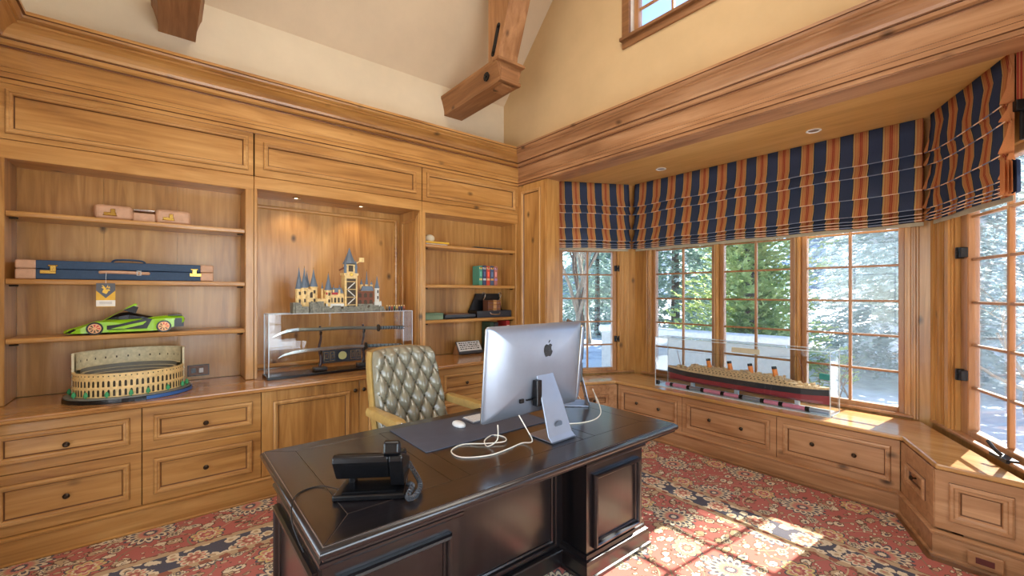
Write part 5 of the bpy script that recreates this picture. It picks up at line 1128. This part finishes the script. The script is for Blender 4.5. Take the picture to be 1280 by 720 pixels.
for x, z in ((4.215, .0),):
    y = 1.10; k = 0
    while y < 2.52:
        L = (.17, .20, .15, .185)[k % 4]; MB().cyl((4.20, y, .578), (4.20, min(y + L - .03, 2.56), .578), .0185, n=12).build('stand_tube', PINK if k % 3 else M['alu'], liner, smooth=True); MB().cyl((4.20, y + L - .032, .578), (4.20, y + L, .578), .021, n=12).build('tube_joint', BLK, liner); y += L; k += 1  # pink and black tubes stand in for the hull's reflection on the case floor
for y in (1.35, 1.86, 2.3): MB().box(XC - .02, XC + .02, y - .015, y + .015, .558, .64).build('keel_support', M['acrylic_edge'], liner)
MB().box(XC - .002, XC + .002, 1.11, 1.19, .83, .88).build('teal_pennant', M['teal'], liner); MB().cyl((XC, 1.19, .755), (XC, 1.19, .885), .002, n=5).build('flag_staff', CB, liner)

# ------------------------------------------------------------------ the winter garden outside
def snow_mat():
    t = NT('snow'); p = t.pos(); a = t.noise(p, .7, 6, .65); b = t.noise(p, 5, 5, .6)
    t.bsdf(t.ramp(t.ma('ADD', t.ma('MULTIPLY', a, .75), t.ma('MULTIPLY', b, .25)), [(.34, lin((120, 104, 84))), (.43, lin((206, 212, 222))), (.55, lin((240, 244, 250)))]), .8, 0, .2, bump=b, bump_s=.5); return t.m
M['snow'] = snow_mat()
gd = MB(); n = 48; vs = []
for j in range(n + 1):
    for i in range(n + 1):
        x = -30 + 130 * (i / n) ** 1.0; y = -60 + 120 * j / n; d = max(0, x - 25)
        vs.append((x, y, -.55 - .02 + .0032 * d * d * .5 + .10 * math.sin(x * 1.1 + y * .5) * (x > 6) + .08 * math.sin(y * 1.7) * (x > 6)))
gd.add(vs, [(j * (n + 1) + i, j * (n + 1) + i + 1, (j + 1) * (n + 1) + i + 1, (j + 1) * (n + 1) + i) for j in range(n) for i in range(n)])
struct('ground', gd, M['snow'], fix=False)
def leafmat(name, a, b):
    t = NT(name); p = t.pos(); c = t.ramp(t.noise(p, 2.5, 4), [(.32, lin(a)), (.66, lin(b))])
    d = t.n('ShaderNodeBsdfDiffuse'); t.l(c, d.inputs[0]); tl = t.n('ShaderNodeBsdfTranslucent'); t.l(c, tl.inputs[0]); m = t.n('ShaderNodeMixShader'); m.inputs[0].default_value = .6
    t.l(d.outputs[0], m.inputs[1]); t.l(tl.outputs[0], m.inputs[2]); t.l(m.outputs[0], t.out.inputs[0]); return t.m
BARK = plain('bark', (96, 80, 66), .9, var=.3, vs=9); BARKP = plain('pale_bark', (150, 136, 118), .9, var=.3, vs=9)
LV = {'spruce': leafmat('blue_spruce', (136, 160, 160), (206, 222, 222)), 'pine': leafmat('sunny_pine', (136, 164, 92), (218, 228, 164)), 'fir': leafmat('grey_fir', (124, 152, 138), (196, 214, 200))}
SNOWC = plain('snow_clump', (238, 242, 248), .8)
def conifer(label, x, y, h, r, kind, n, seed, zg=-.55, snow=0):
    q = random.Random(seed); t = thing('conifer_tree', label, 'tree', (x, y, zg), group='evergreens beyond the windows')
    MB().cyl((x, y, zg - .1), (x, y, zg + h * .97), .16, .02, n=8).build('trunk', BARK, t)
    mb = MB(); sb = MB()
    for k in range(n):
        f = q.random() ** 1.25; zc = zg + .25 + (h - .3) * f; R0 = r * (1 - f) ** .85 + .06; an = q.uniform(0, 6.283); rr = R0 * q.uniform(.25, 1.0)
        if kind == 'pine': zc += q.uniform(-.3, .3); rr = R0 * q.uniform(.1, 1.05) * (.7 + .5 * math.sin(an * 3 + zc * 2.1))
        d = V3((math.cos(an), math.sin(an), 0)); s = V3((-d.y, d.x, 0)); base = V3((x, y, zc)) + d * rr
        L = q.uniform(.16, .40) * (.6 + .5 * r / 2.5); droop = q.uniform(-.55, .05) if kind != 'pine' else q.uniform(-.1, .7)
        ax = (d + ZU * droop + s * q.uniform(-.6, .6)).normalized(); sd2 = ax.cross(ZU).normalized()
        tgt = sb if (snow and q.random() < snow) else mb
        for m in range(4):
            o_ = base + ax * (L * m / 4); w = L * .34 * (1 - m / 5.5); up = ZU * q.uniform(-.06, .08)
            tgt.add([o_, o_ + ax * L * .30 + sd2 * w + up, o_ + ax * L * .42], [(0, 1, 2)]); tgt.add([o_, o_ + ax * L * .42, o_ + ax * L * .30 - sd2 * w + up], [(0, 1, 2)])
    mb.build('foliage', LV[kind], t, fix=False)
    if sb.v: sb.build('snow_load', SNOWC, t, fix=False)
conifer('broad blue spruce rising behind the third middle bay window', 15.5, 1.9, 14.5, 3.0, 'spruce', 9000, 1, snow=.16)
conifer('sunlit yellow-green pine behind the second middle bay window', 10.7, 4.35, 9.5, 1.5, 'pine', 6500, 2)
conifer('grey-green fir behind the first middle bay window', 13.0, 7.6, 11.0, 2.1, 'fir', 6500, 3, snow=.06)
conifer('slim dark fir between the bare trees by the back bay window', 17.0, 14.2, 9.5, 1.7, 'fir', 4200, 4)
conifer('young spruce far beyond the casement with the crank handle', 24.0, -4.0, 8.5, 2.6, 'spruce', 4200, 5, snow=.2)
conifer('low wide spruce on the slope beyond the casement hinges', 23.5, 2.4, 9.0, 3.2, 'spruce', 4600, 6, snow=.2)
conifer('distant fir filling the gap behind the pine', 21.0, 9.0, 10.0, 3.0, 'fir', 4600, 7, snow=.1)
conifer('distant fir behind the bare trees', 21.0, 18.4, 11.0, 3.0, 'fir', 4600, 8)
conifer('distant spruce at the back of the slope behind the grey fir', 29.0, 12.5, 13.0, 3.5, 'spruce', 4600, 9, snow=.1)
def bare_tree(label, x, y, h, seed, zg=-.55, depth=5, mat=None, spread=.55, snow=False):
    q = random.Random(seed); t = thing('bare_tree', label, 'tree', (x, y, zg), group='leafless trees and shrubs in the snow')
    tr = MB(); tw = MB()
    def grow(p, d, L, r, k):
        e = p + d * L; mid = p + d * L * .5 + V3((q.uniform(-1, 1), q.uniform(-1, 1), q.uniform(-.5, .5))) * L * .06
        (tr if k >= depth - 1 else tw).tube([p, mid, e], r, 5, taper=r * .66)
        if k <= 0: return
        for _ in range(q.choice((2, 3, 3)) if k > 1 else 3):
            nd = (d + V3((q.uniform(-1, 1), q.uniform(-1, 1), q.uniform(-.35, .6))) * spread).normalized()
            grow(p + d * L * q.uniform(.55, 1.0), nd, L * q.uniform(.6, .82), r * .6, k - 1)
    grow(V3((x, y, zg)), V3((q.uniform(-.1, .1), q.uniform(-.1, .1), 1)).normalized(), h * .32, h * .014, depth)
    tr.build('trunk', mat or BARK, t, fix=False); tw.build('branches', mat or BARK, t, fix=False)
bare_tree('tall leafless tree outside the back bay window, nearest the pier', 8.2, 7.5, 6.2, 11, mat=BARKP, spread=.36)
bare_tree('slender leafless tree outside the back bay window, toward the fir', 10.3, 9.3, 7.0, 12, spread=.38)
bare_tree('leafless tree with dense twigs behind the other bare trees', 13.4, 11.6, 8.0, 13, mat=BARKP, spread=.4)
bare_tree('pale leafless shrub close outside the casement with the crank handle', 9.5, .1, 3.4, 14, mat=BARKP, spread=.95)
bare_tree('brown leafless shrub outside the third middle bay window', 7.5, 1.75, 1.6, 15, spread=.8)
bare_tree('wide leafless tree behind the casement shrub', 11.5, -2.2, 3.8, 16, mat=BARKP, spread=.9)
bare_tree('low twiggy shrub in the snow under the pine', 7.2, 3.5, 1.2, 17, spread=.9, mat=BARKP)
gw_ = thing('garden_wall', 'low pale garden wall capped with snow beyond the middle bay windows', 'wall', (8.45, 4.7, -.6))
MB().box(8.3, 8.6, 2.7, 6.8, -.6, .62).build('wall_body', plain('pale_render', (206, 204, 196), .8), gw_); MB().box(8.22, 8.68, 2.65, 6.85, .62, .78).build('snow_cap', SNOWC, gw_, bevel=.05, seg=3)
hm = NT('hill_forest'); hp = hm.pos(); hm.bsdf(hm.ramp(hm.noise(hp, .35, 7, .7), [(.35, lin((70, 92, 104))), (.5, lin((128, 146, 164))), (.62, lin((222, 230, 240)))]), .95, 0, .1)
hl = MB(); n = 60; vs = []
for j in range(5):
    for i in range(n + 1):
        an = R(-60 + 150 * i / n); rad = 62 + 9 * j; hgt = [0, 5, 10, 15, 17][j] * (.75 + .25 * math.sin(i * .7) + .15 * math.sin(i * 1.9 + 1)); vs.append((rad * math.cos(an), rad * math.sin(an), hgt - 1))
hl.add(vs, [(j * (n + 1) + i, j * (n + 1) + i + 1, (j + 1) * (n + 1) + i + 1, (j + 1) * (n + 1) + i) for j in range(4) for i in range(n)])
struct('hills', hl, hm.m, fix=False)
